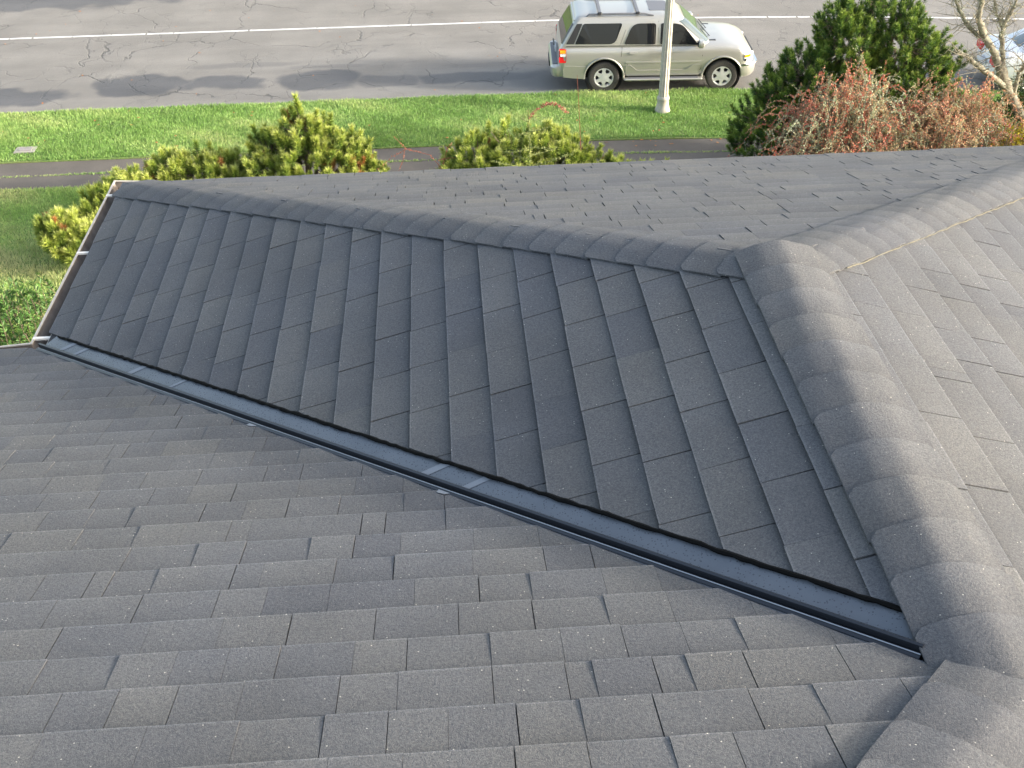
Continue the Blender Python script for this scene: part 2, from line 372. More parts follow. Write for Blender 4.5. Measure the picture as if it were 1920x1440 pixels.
def pxy(P):                                  # where a roof point lies for choosing the pieces that show largest
    d = P + Vector((0, 0, H0)) - CAM; z = d.dot(fw)
    if z < .1: return None
    return (960 + FPX*d.dot(r2)/z, 720 - FPX*d.dot(u2)/z)
pieces = []
srnd = random.Random(11)
LAY = {'B': dict(w=(.236, .266), gap=.88, u=(0, 5.0), n=23), 'A': dict(w=(.11, .21), gap=.5, u=(-9, 6), n=60),
       'C': dict(w=(.12, .26), gap=.55, u=(-W_-.1, W_+.1), n=23), 'E': dict(w=(.18, .36), gap=.55, u=(YB, 5.0), n=60)}
for face, cfg in LAY.items():
    O, U, Vv, N = FACES[face]
    for k in range(cfg['n']):
        v0 = k*EXPO; v1 = v0 + EXPO + .022
        cons = constraints(face, v0)
        u = cfg['u'][0] - (srnd.uniform(0, .3) if face != 'B' else (k*.098 + srnd.uniform(-.012, .012)) % .25); prev = None
        while u < cfg['u'][1]:
            wd = srnd.uniform(*cfg['w'])
            if srnd.random() < (.06 if face != 'B' else .012): wd = srnd.uniform(.04, .08)
            gap = srnd.choice([.0018, .0028] if face == 'A' else [.0035, .005] if face != 'C' else [.003, .005]) if srnd.random() < cfg['gap'] else .0008
            dv = srnd.uniform(-.0015, .0015) - (.012 if k == 0 else 0)
            sk = srnd.uniform(-.004, .004)
            poly = [(u, v0+dv), (u+(wd-gap)*.5, v0+dv+srnd.uniform(-.0008, .0008)), (u+wd-gap, v0+dv), (u+wd-gap+sk*0, v1), (u, v1)]
            u += wd
            for (a, b, c) in cons:
                poly = clip(poly, a, b, c)
                if len(poly) < 3: break
            if len(poly) < 3: continue
            ar = abs(sum(poly[i][0]*poly[(i+1) % len(poly)][1]-poly[(i+1) % len(poly)][0]*poly[i][1] for i in range(len(poly))))/2
            if ar < 3e-5: continue
            hb = srnd.choice([.0085, .0110, .0115]); prev = hb
            tone = min(1, max(0, srnd.gauss(.55, .19 if face != 'C' else .26) - (.12 if hb < .01 else 0)))
            lo_, hi_ = v0, v0+EXPO
            top = []; bt = []; band = []
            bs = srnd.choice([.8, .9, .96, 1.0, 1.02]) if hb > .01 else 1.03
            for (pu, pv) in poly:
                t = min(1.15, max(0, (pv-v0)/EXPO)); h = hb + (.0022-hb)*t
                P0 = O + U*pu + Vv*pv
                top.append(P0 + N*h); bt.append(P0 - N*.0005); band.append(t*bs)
            m = len(poly)
            flip = (U.cross(Vv)).dot(N) < 0
            sgn = sum(poly[i][0]*poly[(i+1) % m][1]-poly[(i+1) % m][0]*poly[i][1] for i in range(m)) > 0
            order = list(range(m)) if (sgn != flip) else list(range(m-1, -1, -1))
            Fc = [tuple(order)] + [(order[i], i2 + 0, 0) for i in range(0) for i2 in ()]
            for i in range(m):
                a_, b_ = order[i], order[(i+1) % m]
                Fc.append((b_, a_, a_+m, b_+m))
            Vs = top + bt
            sc2 = [pxy(q) for q in top]; area = 0
            if all(sc2):
                xs = [min(1920, max(0, q[0])) for q in sc2]; ys = [min(1440, max(0, q[1])) for q in sc2]
                area = abs(sum(xs[i]*ys[(i+1) % m]-xs[(i+1) % m]*ys[i] for i in range(m)))/2
                if face == 'B': area *= 1.35
            pieces.append((area, face, Vs, Fc, [tone]*(2*m), band*2))
pieces.sort(key=lambda q: -q[0])
for (area, face, Vs, Fc, tn, bd) in pieces[:300]:
    c = sum(Vs, Vector())/len(Vs)
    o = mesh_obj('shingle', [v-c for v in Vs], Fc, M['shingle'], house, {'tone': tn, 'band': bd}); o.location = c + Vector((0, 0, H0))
V = []; F = []; T = []; Bd = []
for (area, face, Vs, Fc, tn, bd) in pieces[300:]:
    k = len(V); V += Vs; F += [tuple(i+k for i in f) for f in Fc]; T += tn; Bd += bd
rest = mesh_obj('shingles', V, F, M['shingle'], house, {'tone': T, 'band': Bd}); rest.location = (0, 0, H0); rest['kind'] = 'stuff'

# deck (one closed folded sheet under the shingles)
def deck():
    z = lambda x, y, d: W3(x, y, d)
    pts = dict(P=(0, 0, 0), Q=(0, L_, 0), V=(-W_, W_, EZ), H=(-W_, W_+L_, EZ), K=(W_, W_+L_, EZ), X=(YB, YB, -YB*S_), AL=(-9, W_, EZ), AT=(-9, YB, -YB*S_), ER=(W_, YB, EZ))
    off = Vector((0, 0, -.0035+H0)); nm = list(pts); v = [Vector(pts[n])+off for n in nm]
    v2 = [Vector(pts[n])+off-Vector((0, 0, .12)) for n in nm]
    f = [('P', 'V', 'AL', 'AT', 'X'), ('P', 'Q', 'H', 'V'), ('Q', 'K', 'H'), ('Q', 'P', 'X', 'ER', 'K')]
    F = [tuple(nm.index(a) for a in q)[::-1] for q in f]; n = len(nm)
    F = F + [tuple(i+n for i in q[::-1]) for q in F]
    rim = ['AL', 'V', 'H', 'K', 'ER', 'X', 'AT']
    for i in range(len(rim)):
        a, b = nm.index(rim[i]), nm.index(rim[(i+1) % len(rim)]); F.append((a, b, b+n, a+n))
    o = mesh_obj('roof_deck', v+v2, F, M['deck'], house)
deck()
# back slope closes the main roof behind the viewer
mb = MB(); zt = -YB*S_ + H0 - .01
mb.add([(-9, YB, zt), (YB, YB, zt), (W_, YB-8+W_, EZ+H0), (-9, YB-8+W_, EZ+H0), (W_, YB, EZ+H0)], [(0, 3, 2, 1), (1, 2, 4)])
mb.build('rear_slope', M['cap'], house)
# walls
mb = MB()
iw = .45
def wall(x0, y0, x1, y1): mb.box((x0, y0, .0), (x1, y1, EZ+H0-.15))
wall(-W_+iw, 0, -W_+iw+.2, W_+L_-iw); wall(-W_+iw+.2, W_+L_-iw-.2, W_-iw, W_+L_-iw); wall(W_-iw-.2, -10, W_-iw, W_+L_-iw-.2); wall(-9, W_-iw-.2, -W_+iw, W_-iw)
mb.build('wall', M['siding'], house)
mb = MB()
mb.box((-W_+.01, W_+.02, EZ+H0-.17), (-W_+.035, W_+L_+.0, EZ+H0-.02)); mb.box((-W_+.01, W_+L_, EZ+H0-.17), (W_, W_+L_+.02, EZ+H0-.02)); mb.box((-9, W_-.005, EZ+H0-.17), (-W_, W_+.015, EZ+H0-.02))
mb.build('fascia', M['gutter'], house)

# cap shingles
def caprun(name, p0, p1, n1, n2, count, start=0, e=EXPO, seed=1, half=.142, r=.045, lift=0.0, tonebias=0, first_square=False):
    rd = random.Random(seed); p0 = Vector(p0); p1 = Vector(p1); a = (p1-p0).normalized()
    d1 = a.cross(n1).normalized(); d1 = d1 if d1.dot(n2) < 0 else -d1
    d2 = a.cross(n2).normalized(); d2 = d2 if d2.dot(n1) < 0 else -d2
    T = (d2-d1).normalized(); B = -(d1+d2).normalized(); kk = -d2.dot(B)/d2.dot(T)
    for i in range(count):
        s0 = start + i*e + rd.uniform(-.004, .004); sk = rd.uniform(-.012, .012); hw = half + rd.uniform(-.002, .002)
        js = rd.uniform(-.002, .002); tone = min(1, max(0, rd.gauss(.50+tonebias, .16)))
        rows = [(0, .0100), (.055, .0095), (.11, .0083), (e+.03, .0035)]
        acs = [-1, -.97, -.86, -.7, -.5, -.32, -.17, -.06, .06, .17, .32, .5, .7, .86, .97, 1]
        V = []; bd = []; nA_ = len(acs)
        for (s, h) in rows:
            for q in acs:
                aa = q*hw*cs*1.04 + js
                corner = .024*max(0, (abs(q)-.80)/.2)**2.2 if s == 0 else (.012*max(0, (abs(q)-.8)/.2)**2 if s == .055 else 0)
                f = -kk*(math.sqrt(aa*aa + r*r) - r)
                wob = .0012*math.sin(9*q+i*1.7)
                droop = .002*max(0, (abs(q)-.5)/.5)
                V.append(p0 + a*(s0 + s + corner + sk*q*.5) + T*aa + B*(f + h + lift + wob - droop)); bd.append(.055+.88*min(1, s/e))  # darker towards the covered end: contact shade of the next cap painted in
        nt_ = len(V)
        for j, (s, h) in enumerate(rows):
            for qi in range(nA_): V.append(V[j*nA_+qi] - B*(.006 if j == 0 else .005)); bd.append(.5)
        F = []
        for j in range(len(rows)-1):
            for qi in range(nA_-1):
                k = j*nA_+qi; F.append((k, k+1, k+nA_+1, k+nA_)); F.append((k+nt_, k+nA_+nt_, k+nA_+1+nt_, k+1+nt_))
        for qi in range(nA_-1): F.append((qi+nt_, qi+1+nt_, qi+1, qi))
        for j in range(len(rows)-1):
            for q0, sg in ((0, 1), (nA_-1, -1)):
                k = j*nA_+q0; f = (k, k+nA_, k+nA_+nt_, k+nt_); F.append(f if sg > 0 else f[::-1])
        if T.cross(a).dot(B) < 0: pass
        else: F = [f[::-1] for f in F]
        c = p0 + a*(s0+e/2)
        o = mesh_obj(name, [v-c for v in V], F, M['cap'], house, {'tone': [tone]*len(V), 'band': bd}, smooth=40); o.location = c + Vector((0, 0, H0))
NB, NA_, NE = FACES['B'][3], FACES['A'][3], FACES['E'][3]
hl = math.sqrt(2*W_*W_ + EZ*EZ)
NH = int((hl+.01)/EXPO); SH = hl - .045 - (NH-1)*EXPO - EXPO
caprun('hip_cap', (-W_, W_+L_, EZ), (0, L_, 0), NB, NA_, NH, start=SH, seed=2)
caprun('hip_cap', (W_, W_+L_, EZ), (0, L_, 0), NE, NA_, NH, start=SH, seed=3)
caprun('ridge_cap', (0, L_+.10, 0), (0, 0, 0), NB, NE, 12, start=0, seed=4, lift=.005, e=.152)
caprun('hip_cap', (.035, .035, -.035*S_), (YB, YB, -YB*S_), NA_, NE, 34, start=0, seed=5, lift=.004, e=.155)
# tan frayed edge along the right hip's caps
mb = MB(); rd = random.Random(8); a = (Vector((0, L_, 0)) - Vector((W_, W_+L_, EZ))).normalized()
d2 = a.cross(NE).normalized(); d2 = d2 if d2.dot(NA_) < 0 else -d2
pts = []
for i in range(90):
    t = .20 + i*.045; p = W3(0, L_, 0) - a*t + d2*(.147+rd.uniform(-.003, .003)) + NE*(.011+rd.uniform(0, .004)); pts.append(p)
mb.tube(pts, [rd.uniform(.0006, .0024) for _ in pts], 5); mb.build('frayed_edge', M['frayed'], house)

# valley metal: pans and standing rib running along (-1, 1)
va = Vector((-1, 1, -S_)).normalized(); vl = W_*math.sqrt(2+S_*S_)
dB = va.cross(NB); dB = dB.normalized(); dB = dB if dB.z > 0 else -dB
dA = va.cross(NA_); dA = dA.normalized(); dA = dA if dA.z > 0 else -dA
vn = (NB+NA_).normalized()
def strip(name, prof, mat, s0=.02, s1=vl+.03, n=24):
    V = []; F = []; m = len(prof)
    for i in range(n+1):
        s = s0+(s1-s0)*i/n
        for q in prof: V.append(W3(*(va*s + q)))
    for i in range(n):
        for j in range(m-1): F.append((i*m+j, i*m+j+1, (i+1)*m+j+1, (i+1)*m+j))
    return mesh_obj(name, V, F, mat, house, smooth=30)
strip('valley_pan', [dB*.125 + NB*.0010, dB*.02 + NB*.0010], M['valley'], s0=.13)
strip('valley_pan', [dA*.02 + NA_*.0010, dA*.075 + NA_*.0010], M['valley'], s0=.13)
t_ = (dB-dA).normalized()
strip('valley_rib', [dB*.0215 + NB*.0030, dB*.010+vn*.010, t_*.010 + vn*.026, t_*.004+vn*.029, -t_*.002 + vn*.027, -t_*.003+vn*.012, dA*.004+NA_*.008, dA*.016 + NA_*.0085, dA*.0235 + NA_*.0032], M['rib'], s0=.19)
# bright folded lip on the rib
mb = MB(); mb.tube([W3(*(va*s + dA*.015 + NA_*.0105)) for s in np.linspace(.19, vl+.02, 12)], .0016, 5); mb.build('rib_lip', simple('lip_metal', (.30, .32, .36), .35, .3), house)
# sealant bead along the cut shingles
mb = MB(); rd = random.Random(6); pts = []; rs = []
nbd = 170
for i in range(nbd):
    s = .16 + (vl-.16)*i/(nbd-1)
    pts.append(W3(*(va*s + dB*(GB/math.sqrt(2)*1.0 - .004 + rd.uniform(-.0022, .0022)) + NB*(.006+rd.uniform(-.001, .003))))); rs.append(rd.uniform(.0048, .0075))
mb.tube(pts, rs, 6); mb.build('sealant_bead', M['tar'], house)
# pale grey quads lying on the pans, lighter than the metal
for s, wd in ((4.25, .035), (4.12, .03), (3.62, .035), (3.3, .02), (1.78, .035), (1.60, .03)):
    V = [W3(*(va*(s+.0) + dB*.022 + NB*.0024)), W3(*(va*(s+wd) + dB*.022 + NB*.0024)), W3(*(va*(s+wd-.05) + dB*.09 + NB*.0024)), W3(*(va*(s-.05) + dB*.09 + NB*.0024))]
    mesh_obj('pale_patch', V, [(0, 1, 2, 3)], M['palepatch'], house)
for s, wd in ((2.62, .045), (1.62, .05)):
    V = [W3(*(va*s + dA*.030 + NA_*.0122)), W3(*(va*(s+wd) + dA*.030 + NA_*.0122)), W3(*(va*(s+wd*.8) + dA*.05 + NA_*.0122)), W3(*(va*(s+wd*.2) + dA*.045 + NA_*.0122))]
    mesh_obj('pale_patch', V, [(0, 1, 2, 3)], M['palepatch'], house)

# gutters: open trough profile (outward distance, height) swept along the eaves with mitred corners
def gutter(path, name='gutter', close=None):
    par = empty_part(name)
    prof = [(.010, -.015), (.012, -.115), (.075, -.120), (.095, -.075), (.118, -.045), (.118, -.012), (.104, -.012), (.104, -.018), (.112, -.020), (.110, -.044), (.090, -.070), (.070, -.112), (.018, -.108), (.016, -.018)]
    prof = [(a*.74, b) for a, b in prof]
    def sweep(nm, idx, mat):
        V = []; F = []
        P = [Vector(p) for p in path]
        for i, p in enumerate(P):
            d1 = (P[i]-P[i-1]).normalized() if i else (P[1]-P[0]).normalized()
            d2 = (P[i+1]-P[i]).normalized() if i < len(P)-1 else d1
            n1 = Vector((-d1.y, d1.x, 0)); n2 = Vector((-d2.y, d2.x, 0)); mm = (n1+n2); mm = mm/mm.dot(n1)
            for q in idx: V.append(p + mm*prof[q][0] + Vector((0, 0, prof[q][1])))
        m = len(idx)
        for i in range(len(P)-1):
            for j in range(m-1): F.append((i*m+j, (i+1)*m+j, (i+1)*m+j+1, i*m+j+1))
        return mesh_obj(nm, V, F, mat, par)
    sweep('trough', [13, 0, 1, 2, 3, 4, 5, 6, 7, 8], M['gutter'])
    sweep('trough_lining', [8, 9, 10, 11, 12, 13], M['gutter_in'])
    return par
def empty_part(name):
    o = bpy.data.objects.new(name, None); col.objects.link(o); o.parent = house; return o
gz = EZ + H0
# walk the eaves so that outward is on the left of travel
gp = gutter([(-9, W_, gz-.035), (-W_-.5, W_, gz-.03), (-W_, W_, gz), (-W_, W_+L_, gz), (-W_+.9, W_+L_, gz-.062), (W_, W_+L_, gz-.066)])
for yy in (4.66, 3.97, 3.14):
    mb = MB(); mb.box((-W_-.087, yy-.009, gz-.020), (-W_-.002, yy+.009, gz-.010)); mb.build('hanger', M['hanger'], gp)
# small white nail head by the ridge end
nl = MB(); nl.lathe([(.0001, .003), (.003, .002), (.004, 0)], 8, c=W3(.02, L_+.17, -.03)); nl.build('nail_head', M['hanger'], house)
#==PART2
# ---------------------------------------------------------------- vehicles
def paint(name, c, metal=.35, rough=.32):
    m, n, l, b = nt(name); setp(b, Base_Color=(*c, 1), Metallic=metal, Roughness=rough, Coat_Weight=.8, Coat_Roughness=.05); return m
M['champ'] = paint('champagne_paint', (.42, .41, .375), .40, .32)
M['white'] = paint('white_car_paint', (.75, .77, .80), 0, .3)
M['tyre'] = worn('tyre_rubber', (.030, .029, .028), (.060, .056, .050), 30, .85)
M['chrome'] = simple('chrome', (.75, .75, .76), .14, 1)
M['alloy'] = simple('alloy_wheel', (.60, .60, .61), .3, .35)
M['blackp'] = simple('black_plastic', (.022, .022, .024), .5)
M['greyp'] = simple('grey_plastic', (.13, .135, .15), .5)
M['seam'] = simple('panel_seam', (.06, .055, .045), .7)
M['redlens'] = simple('red_lens', (.62, .02, .02), .15); M['amber'] = simple('amber_lens', (.85, .32, .01), .15); M['clearlens'] = simple('clear_lens', (.72, .74, .74), .08)
M['tint'] = simple('tinted_window_glass', (.008, .009, .012), .04, 0, Specular_IOR_Level=.5)
M['wind'] = simple('windscreen_glass', (.06, .085, .085), .03, 0, Specular_IOR_Level=.9, Coat_Weight=.6)

def outline(x0, x1, hw, rr, rf, nx=26, nc=6, ne=6):
    """rounded rectangle in plan; fixed point count; starts at rear left going round"""
    P = []
    def arc(cx, cy, r, a0):
        for i in range(nc): a = a0 + (math.pi/2)*(i+.5)/nc; P.append((cx + r*math.cos(a), cy + r*math.sin(a)))
    for i in range(nx+1): P.append((x0+rr + (x1-rf-x0-rr)*i/nx, -hw))
    arc(x1-rf, -hw+rf, rf, -math.pi/2)
    for i in range(ne+1): P.append((x1 + 0.0, -hw+rf + (2*hw-2*rf)*i/ne))
    arc(x1-rf, hw-rf, rf, 0)
    for i in range(nx+1): P.append((x1-rf - (x1-rf-x0-rr)*i/nx, hw))
    arc(x0+rr, hw-rr, rr, math.pi/2)
    for i in range(ne+1): P.append((x0, hw-rr - (2*hw-2*rr)*i/ne))
    arc(x0+rr, -hw+rr, rr, math.pi)
    return P
def loft(levels, cap_bottom=True):
    """levels: (x0, x1, hw, rr, rf, z or f(x))"""
    V = []; F = []; m = None
    for (x0, x1, hw, rr, rf, z) in levels:
        P = outline(x0, x1, hw, rr, rf); m = len(P)
        for (x, y) in P: V.append((x, y, z(x) if callable(z) else z))
    for j in range(len(levels)-1):
        for i in range(m): a, b = j*m+i, j*m+(i+1) % m; F.append((a, b, b+m, a+m))
    F.append(tuple(range(m))[::-1]); k = (len(levels)-1)*m; F.append(tuple(k+i for i in range(m)))
    return V, F
def interp(x, pts):
    if x <= pts[0][0]: return pts[0][1]
    for (a, va_), (b, vb) in zip(pts, pts[1:]):
        if x <= b: return va_ + (vb-va_)*(x-a)/(b-a)
    return pts[-1][1]
def bool_cut(o, cutters, arch=()):
    for c in cutters:
        c.parent = o.parent; md = o.modifiers.new('cut', 'BOOLEAN'); md.object = c; md.operation = 'DIFFERENCE'; md.solver = 'EXACT'
    dg = bpy.context.evaluated_depsgraph_get(); me = bpy.data.meshes.new_from_object(o.evaluated_get(dg))
    o.modifiers.clear(); o.data = me
    if arch:
        me.materials.append(M['blackp'])
        for p in me.polygons:
            c = p.center
            for (ax, az, ar) in arch:
                if math.hypot(c.x-ax, c.z-az) < ar*1.002 and (abs(p.normal.y) < .3 or abs(c.y) < .75): p.material_index = 1
    me.polygons.foreach_set('use_smooth', [True]*len(me.polygons)); me.set_sharp_from_angle(angle=R(32))
    for c in cutters: bpy.data.objects.remove(c)
def sidepanel(name, poly, yf, mat, parent, off=.004, th=.012, sub=6, side=-1, smooth=None):
    """polygon in (x, z) laid on a side surface y = side*yf(x, z), a shallow solid standing proud of it"""
    pts = []
    for i in range(len(poly)):
        a, b = poly[i], poly[(i+1) % len(poly)]
        for k in range(sub): pts.append((a[0]+(b[0]-a[0])*k/sub, a[1]+(b[1]-a[1])*k/sub))
    bmx = bmesh.new(); top = [bmx.verts.new((x, side*(yf(x, z)+off), z)) for x, z in pts]; bot = [bmx.verts.new((x, side*(yf(x, z)-th), z)) for x, z in pts]
    n = len(pts); f = bmx.faces.new(top)
    for i in range(n): bmx.faces.new((top[i], bot[i], bot[(i+1) % n], top[(i+1) % n]))
    bmesh.ops.triangulate(bmx, faces=[f]); bmesh.ops.recalc_face_normals(bmx, faces=bmx.faces)
    me = bpy.data.meshes.new(name); bmx.to_mesh(me); bmx.free(); me.materials.append(mat)
    if smooth: me.polygons.foreach_set('use_smooth', [True]*len(me.polygons)); me.set_sharp_from_angle(angle=R(smooth))
    o = bpy.data.objects.new(name, me); col.objects.link(o); o.parent = parent; return o
def rounded(poly, r, n=5):
    out = []
    m = len(poly)
    for i in range(m):
        p0, p, p1 = Vector(poly[i-1]), Vector(poly[i]), Vector(poly[(i+1) % m]); rr = r[i] if isinstance(r, (list, tuple)) else r
        a = p + (p0-p).normalized()*rr; b = p + (p1-p).normalized()*rr
        for k in range(n+1):
            t = k/n; q = a*(1-t)**2 + p*2*t*(1-t) + b*t*t; out.append((q.x, q.y))
    return out
def wheel(parent, x, y, r, w, mats, side=-1, spokes=6):
    e = bpy.data.objects.new('wheel', None); col.objects.link(e); e.parent = parent; e.location = (x, y, r); e.rotation_euler = (0, 0, 0 if side < 0 else math.pi)
    hr = r*.60
    mb = MB(); mb.lathe([(hr, .5*w), (hr+.015, .5*w), (r*.90, .5*w), (r*.985, .36*w), (r, .2*w), (r, -.2*w), (r*.985, -.36*w), (r*.92, -.47*w), (hr+.03, -.5*w), (hr, -.46*w), (hr, .5*w)], 40, 'y')
    mb.build('tyre', M['tyre'], e, 30)
    mb = MB(); mb.lathe([(hr, -.44*w), (hr+.012, -.47*w), (hr-.012, -.475*w), (hr-.026, -.40*w), (hr-.03, -.1*w), (hr-.05, .0)], 40, 'y')
    mb.lathe([(.001, -.475*w), (hr*.24, -.475*w), (hr*.30, -.44*w), (hr*.31, -.25*w)], 20, 'y')
    for k in range(spokes):
        a = 2*math.pi*k/spokes + math.pi/2; ca, sa = math.cos(a), math.sin(a)
        P = [(hr*.22, hr*.30), (hr*.70, hr*.15), (hr*.97, hr*.27)]
        V = []; 
        for (rad, hwid), yy in zip(P, (-.47*w, -.455*w, -.46*w)):
            for sg in (-1, 1):
                for dy in (0, .045): V.append((rad*ca - sg*hwid*sa, yy+dy, rad*sa + sg*hwid*ca))
        F = []
        for i in (0, 4): F += [(i, i+2, i+6, i+4), (i+1, i+5, i+7, i+3), (i, i+4, i+5, i+1), (i+2, i+3, i+7, i+6)]
        mb.add(V, F)
    mb.build('rim', M['alloy'], e, 30)
    mb = MB(); mb.lathe([(.001, -.1*w), (hr-.02, -.1*w), (hr-.02, .05)], 24, 'y'); mb.build('brake_drum', M['blackp'], e)
    return e
def cutter(x, z, r, y0, y1):
    mb = MB(); n = 40; V = []; 
    for k in range(n): a = 2*math.pi*k/n; V.append((x+r*math.cos(a), y0, z+r*math.sin(a)))
    for k in range(n): a = 2*math.pi*k/n; V.append((x+r*math.cos(a), y1, z+r*math.sin(a)))
    F = [(k, (k+1) % n, n+(k+1) % n, n+k) for k in range(n)] + [tuple(range(n))[::-1], tuple(range(n, 2*n))]
    mb.add(V, F); o = mb.build('cut', None); 
    bmx = bmesh.new(); bmx.from_mesh(o.data); bmesh.ops.recalc_face_normals(bmx, faces=bmx.faces); bmx.to_mesh(o.data); bmx.free(); return o

# ---- the champagne SUV parked along the verge
def suv():
    rt_ = empty('suv', (4.36, 26.14, 0), 'champagne coloured SUV with roof rails parked along the grass verge', 'suv', None, R(-3.4))
    ofs = Vector((-2.66, 0, 0))
    root = rt_
    zt = lambda x: interp(x+2.66, [(0, 1.10), (.3, 1.16), (3.7, 1.17), (4.2, 1.165), (4.6, 1.12), (4.85, 1.06), (5.0, .98), (5.1, .92)])
    X = -2.66
    mixz = lambda t: (lambda x: .42 + (zt(x)-.42)*t)
    lv = [(.20+X, 4.90+X, .90, .12, .28, .40), (.12+X, 4.97+X, .955, .14, .34, .46), (.09+X, 5.00+X, .985, .15, .36, .60),
          (.10+X, 5.00+X, 1.0, .15, .38, mixz(.42)), (.12+X, 4.98+X, 1.0, .15, .38, mixz(.60)), (.13+X, 4.96+X, .992, .14, .38, mixz(.78)), (.15+X, 4.93+X, .975, .13, .38, mixz(.90)),
          (.17+X, 4.89+X, .945, .12, .37, mixz(.965)), (.20+X, 4.83+X, .90, .12, .36, mixz(.99)), (.27+X, 4.70+X, .80, .12, .34, lambda x: zt(x)+.012), (.5+X, 4.45+X, .5, .1, .28, lambda x: zt(x)+.034), (.8+X, 4.2+X, .12, .05, .08, lambda x: zt(x)+.042)]
    V, F = loft(lv); bd = mesh_obj('body', V, F, M['champ'], root)
    bool_cut(bd, [cutter(1.25+X, .40, .475, -1.3, -.60), cutter(4.20+X, .40, .475, -1.3, -.60), cutter(1.25+X, .40, .475, .60, 1.3), cutter(4.20+X, .40, .475, .60, 1.3)], [(1.25+X, .40, .475), (4.20+X, .40, .475)])
    mb = MB(); mb.box((.5+X, -.62, .28), (4.7+X, .62, .5)); mb.build('chassis', M['blackp'], root)
    gl = [(.13+X, 3.98+X, .925, .08, .30, 1.10), (.17+X, 3.86+X, .915, .08, .32, 1.20), (.30+X, 3.58+X, .868, .09, .34, 1.44), (.43+X, 3.32+X, .822, .10, .34, 1.66), (.50+X, 3.17+X, .790, .12, .34, 1.76), (.55+X, 3.06+X, .750, .14, .32, 1.815),
          (.63+X, 2.94+X, .68, .14, .30, 1.845), (.8+X, 2.74+X, .50, .12, .26, 1.868), (1.1+X, 2.4+X, .18, .08, .1, 1.88), (1.3+X, 2.2+X, .03, .01, .01, 1.881)]
    V, F = loft(gl); mesh_obj('cabin', V, F, M['champ'], root, smooth=32)
    gy = lambda x, z: interp(z, [(1.10, .925), (1.20, .915), (1.44, .868), (1.66, .822), (1.76, .790), (1.815, .75)])
    gx1 = lambda z: interp(z, [(1.10, 3.98), (1.2, 3.86), (1.44, 3.58), (1.66, 3.32), (1.76, 3.17)]) + X
    gx0 = lambda z: interp(z, [(1.10, .13), (1.2, .17), (1.44, .30), (1.66, .43), (1.76, .50)]) + X
    by = lambda x, z: interp(z, [(.46, .955), (.60, .985), (.75, 1.0), (.87, 1.0), (1.0, .992), (1.09, .975), (1.14, .945)])
    for sd in (-1, 1):
        q = lambda pts: [(x+X, z) for x, z in pts]
        sidepanel('side_window', rounded(q([(.52, 1.235), (1.50, 1.225), (1.68, 1.70), (.72, 1.70)]), [.03, .13, .06, .05]), gy, M['tint'], root, off=.012, side=sd, sub=2)
        sidepanel('rear_pillar_trim', q([(.30, 1.235), (.49, 1.235), (.69, 1.70), (.56, 1.70)]), gy, M['blackp'], root, off=.010, side=sd, sub=3)
        sidepanel('side_window', rounded(q([(1.73, 1.215), (2.50, 1.205), (2.50, 1.69), (1.93, 1.69)]), [.05, .04, .07, .18]), gy, M['tint'], root, off=.012, side=sd, sub=2)
        sidepanel('side_window', rounded(q([(2.62, 1.205), (3.55, 1.19), (3.14, 1.67), (2.62, 1.69)]), [.03, .04, .16, .05]), gy, M['tint'], root, off=.012, side=sd, sub=2)
        # seams
        for a, b in [((1.68, 1.15), (1.66, .93)), ((2.56, 1.15), (2.56, .47)), ((3.68, 1.10), (3.66, .60)), ((3.66, .60), (3.55, .47)), ((1.82, .75), (1.88, .47))]:
            d = .005; sidepanel('door_seam', q([(a[0]-d, a[1]), (a[0]+d, a[1]), (b[0]+d, b[1]), (b[0]-d, b[1])]), by, M['seam'], root, off=.002, side=sd, sub=3)
        for a, b in [((2.56, 1.17), (2.56, 1.74)), ((1.62, 1.17), (1.76, 1.55))]:
            d = .004; sidepanel('door_seam', q([(a[0]-d, a[1]), (a[0]+d, a[1]), (b[0]+d, b[1]), (b[0]-d, b[1])]), gy, M['seam'], root, off=.002, side=sd, sub=3)
        sidepanel('door_sill_seam', q([(.30, 1.182), (3.75, 1.172), (3.75, 1.180), (.30, 1.190)]), lambda x, z: .925, M['seam'], root, off=.012, side=sd)
        # lower cladding with the dip between the wheels
        sidepanel('side_cladding', rounded(q([(1.80, .44), (3.62, .44), (3.62, .72), (3.48, .72), (3.26, .58), (2.06, .58), (1.90, .72), (1.78, .72)]), .035, 3), by, M['champ'], root, off=.020, side=sd, sub=2, smooth=30)
        sidepanel('side_moulding', q([(1.78, .765), (3.66, .765), (3.66, .80), (1.78, .80)]), by, M['champ'], root, off=.016, side=sd, smooth=30)
        sidepanel('quarter_cladding', rounded(q([(.22, .42), (.78, .36), (.80, .70), (.24, .72)]), .03, 3), by, M['champ'], root, off=.016, side=sd, sub=3)
        sidepanel('door_handle', rounded(q([(1.86, 1.00), (2.06, 1.00), (2.06, 1.045), (1.86, 1.045)]), .018, 3), by, M['champ'], root, off=.03, side=sd)
        sidepanel('door_handle', rounded(q([(2.72, .99), (2.92, .99), (2.92, 1.035), (2.72, 1.035)]), .018, 3), by, M['champ'], root, off=.03, side=sd)
        # wheel arch lips
        for cx in (1.25, 4.20):
            mb = MB(); pts = []
            for k in range(25):
                a = math.pi*(-.02 + 1.04*k/24); x = cx+X+.495*math.cos(a); z = .40+.495*math.sin(a); pts.append((x, sd*(by(x, max(.46, z))+.004), z))
            mb.tube(pts, .024, 6); mb.build('wheel_arch_lip', M['champ'], root, 60)
            mb = MB(); mb.lathe([(.47, -.17), (.47, .17)], 30, 'y', c=(cx+X, sd*.78, .40)); mb.build('wheel_liner', M['blackp'], root)
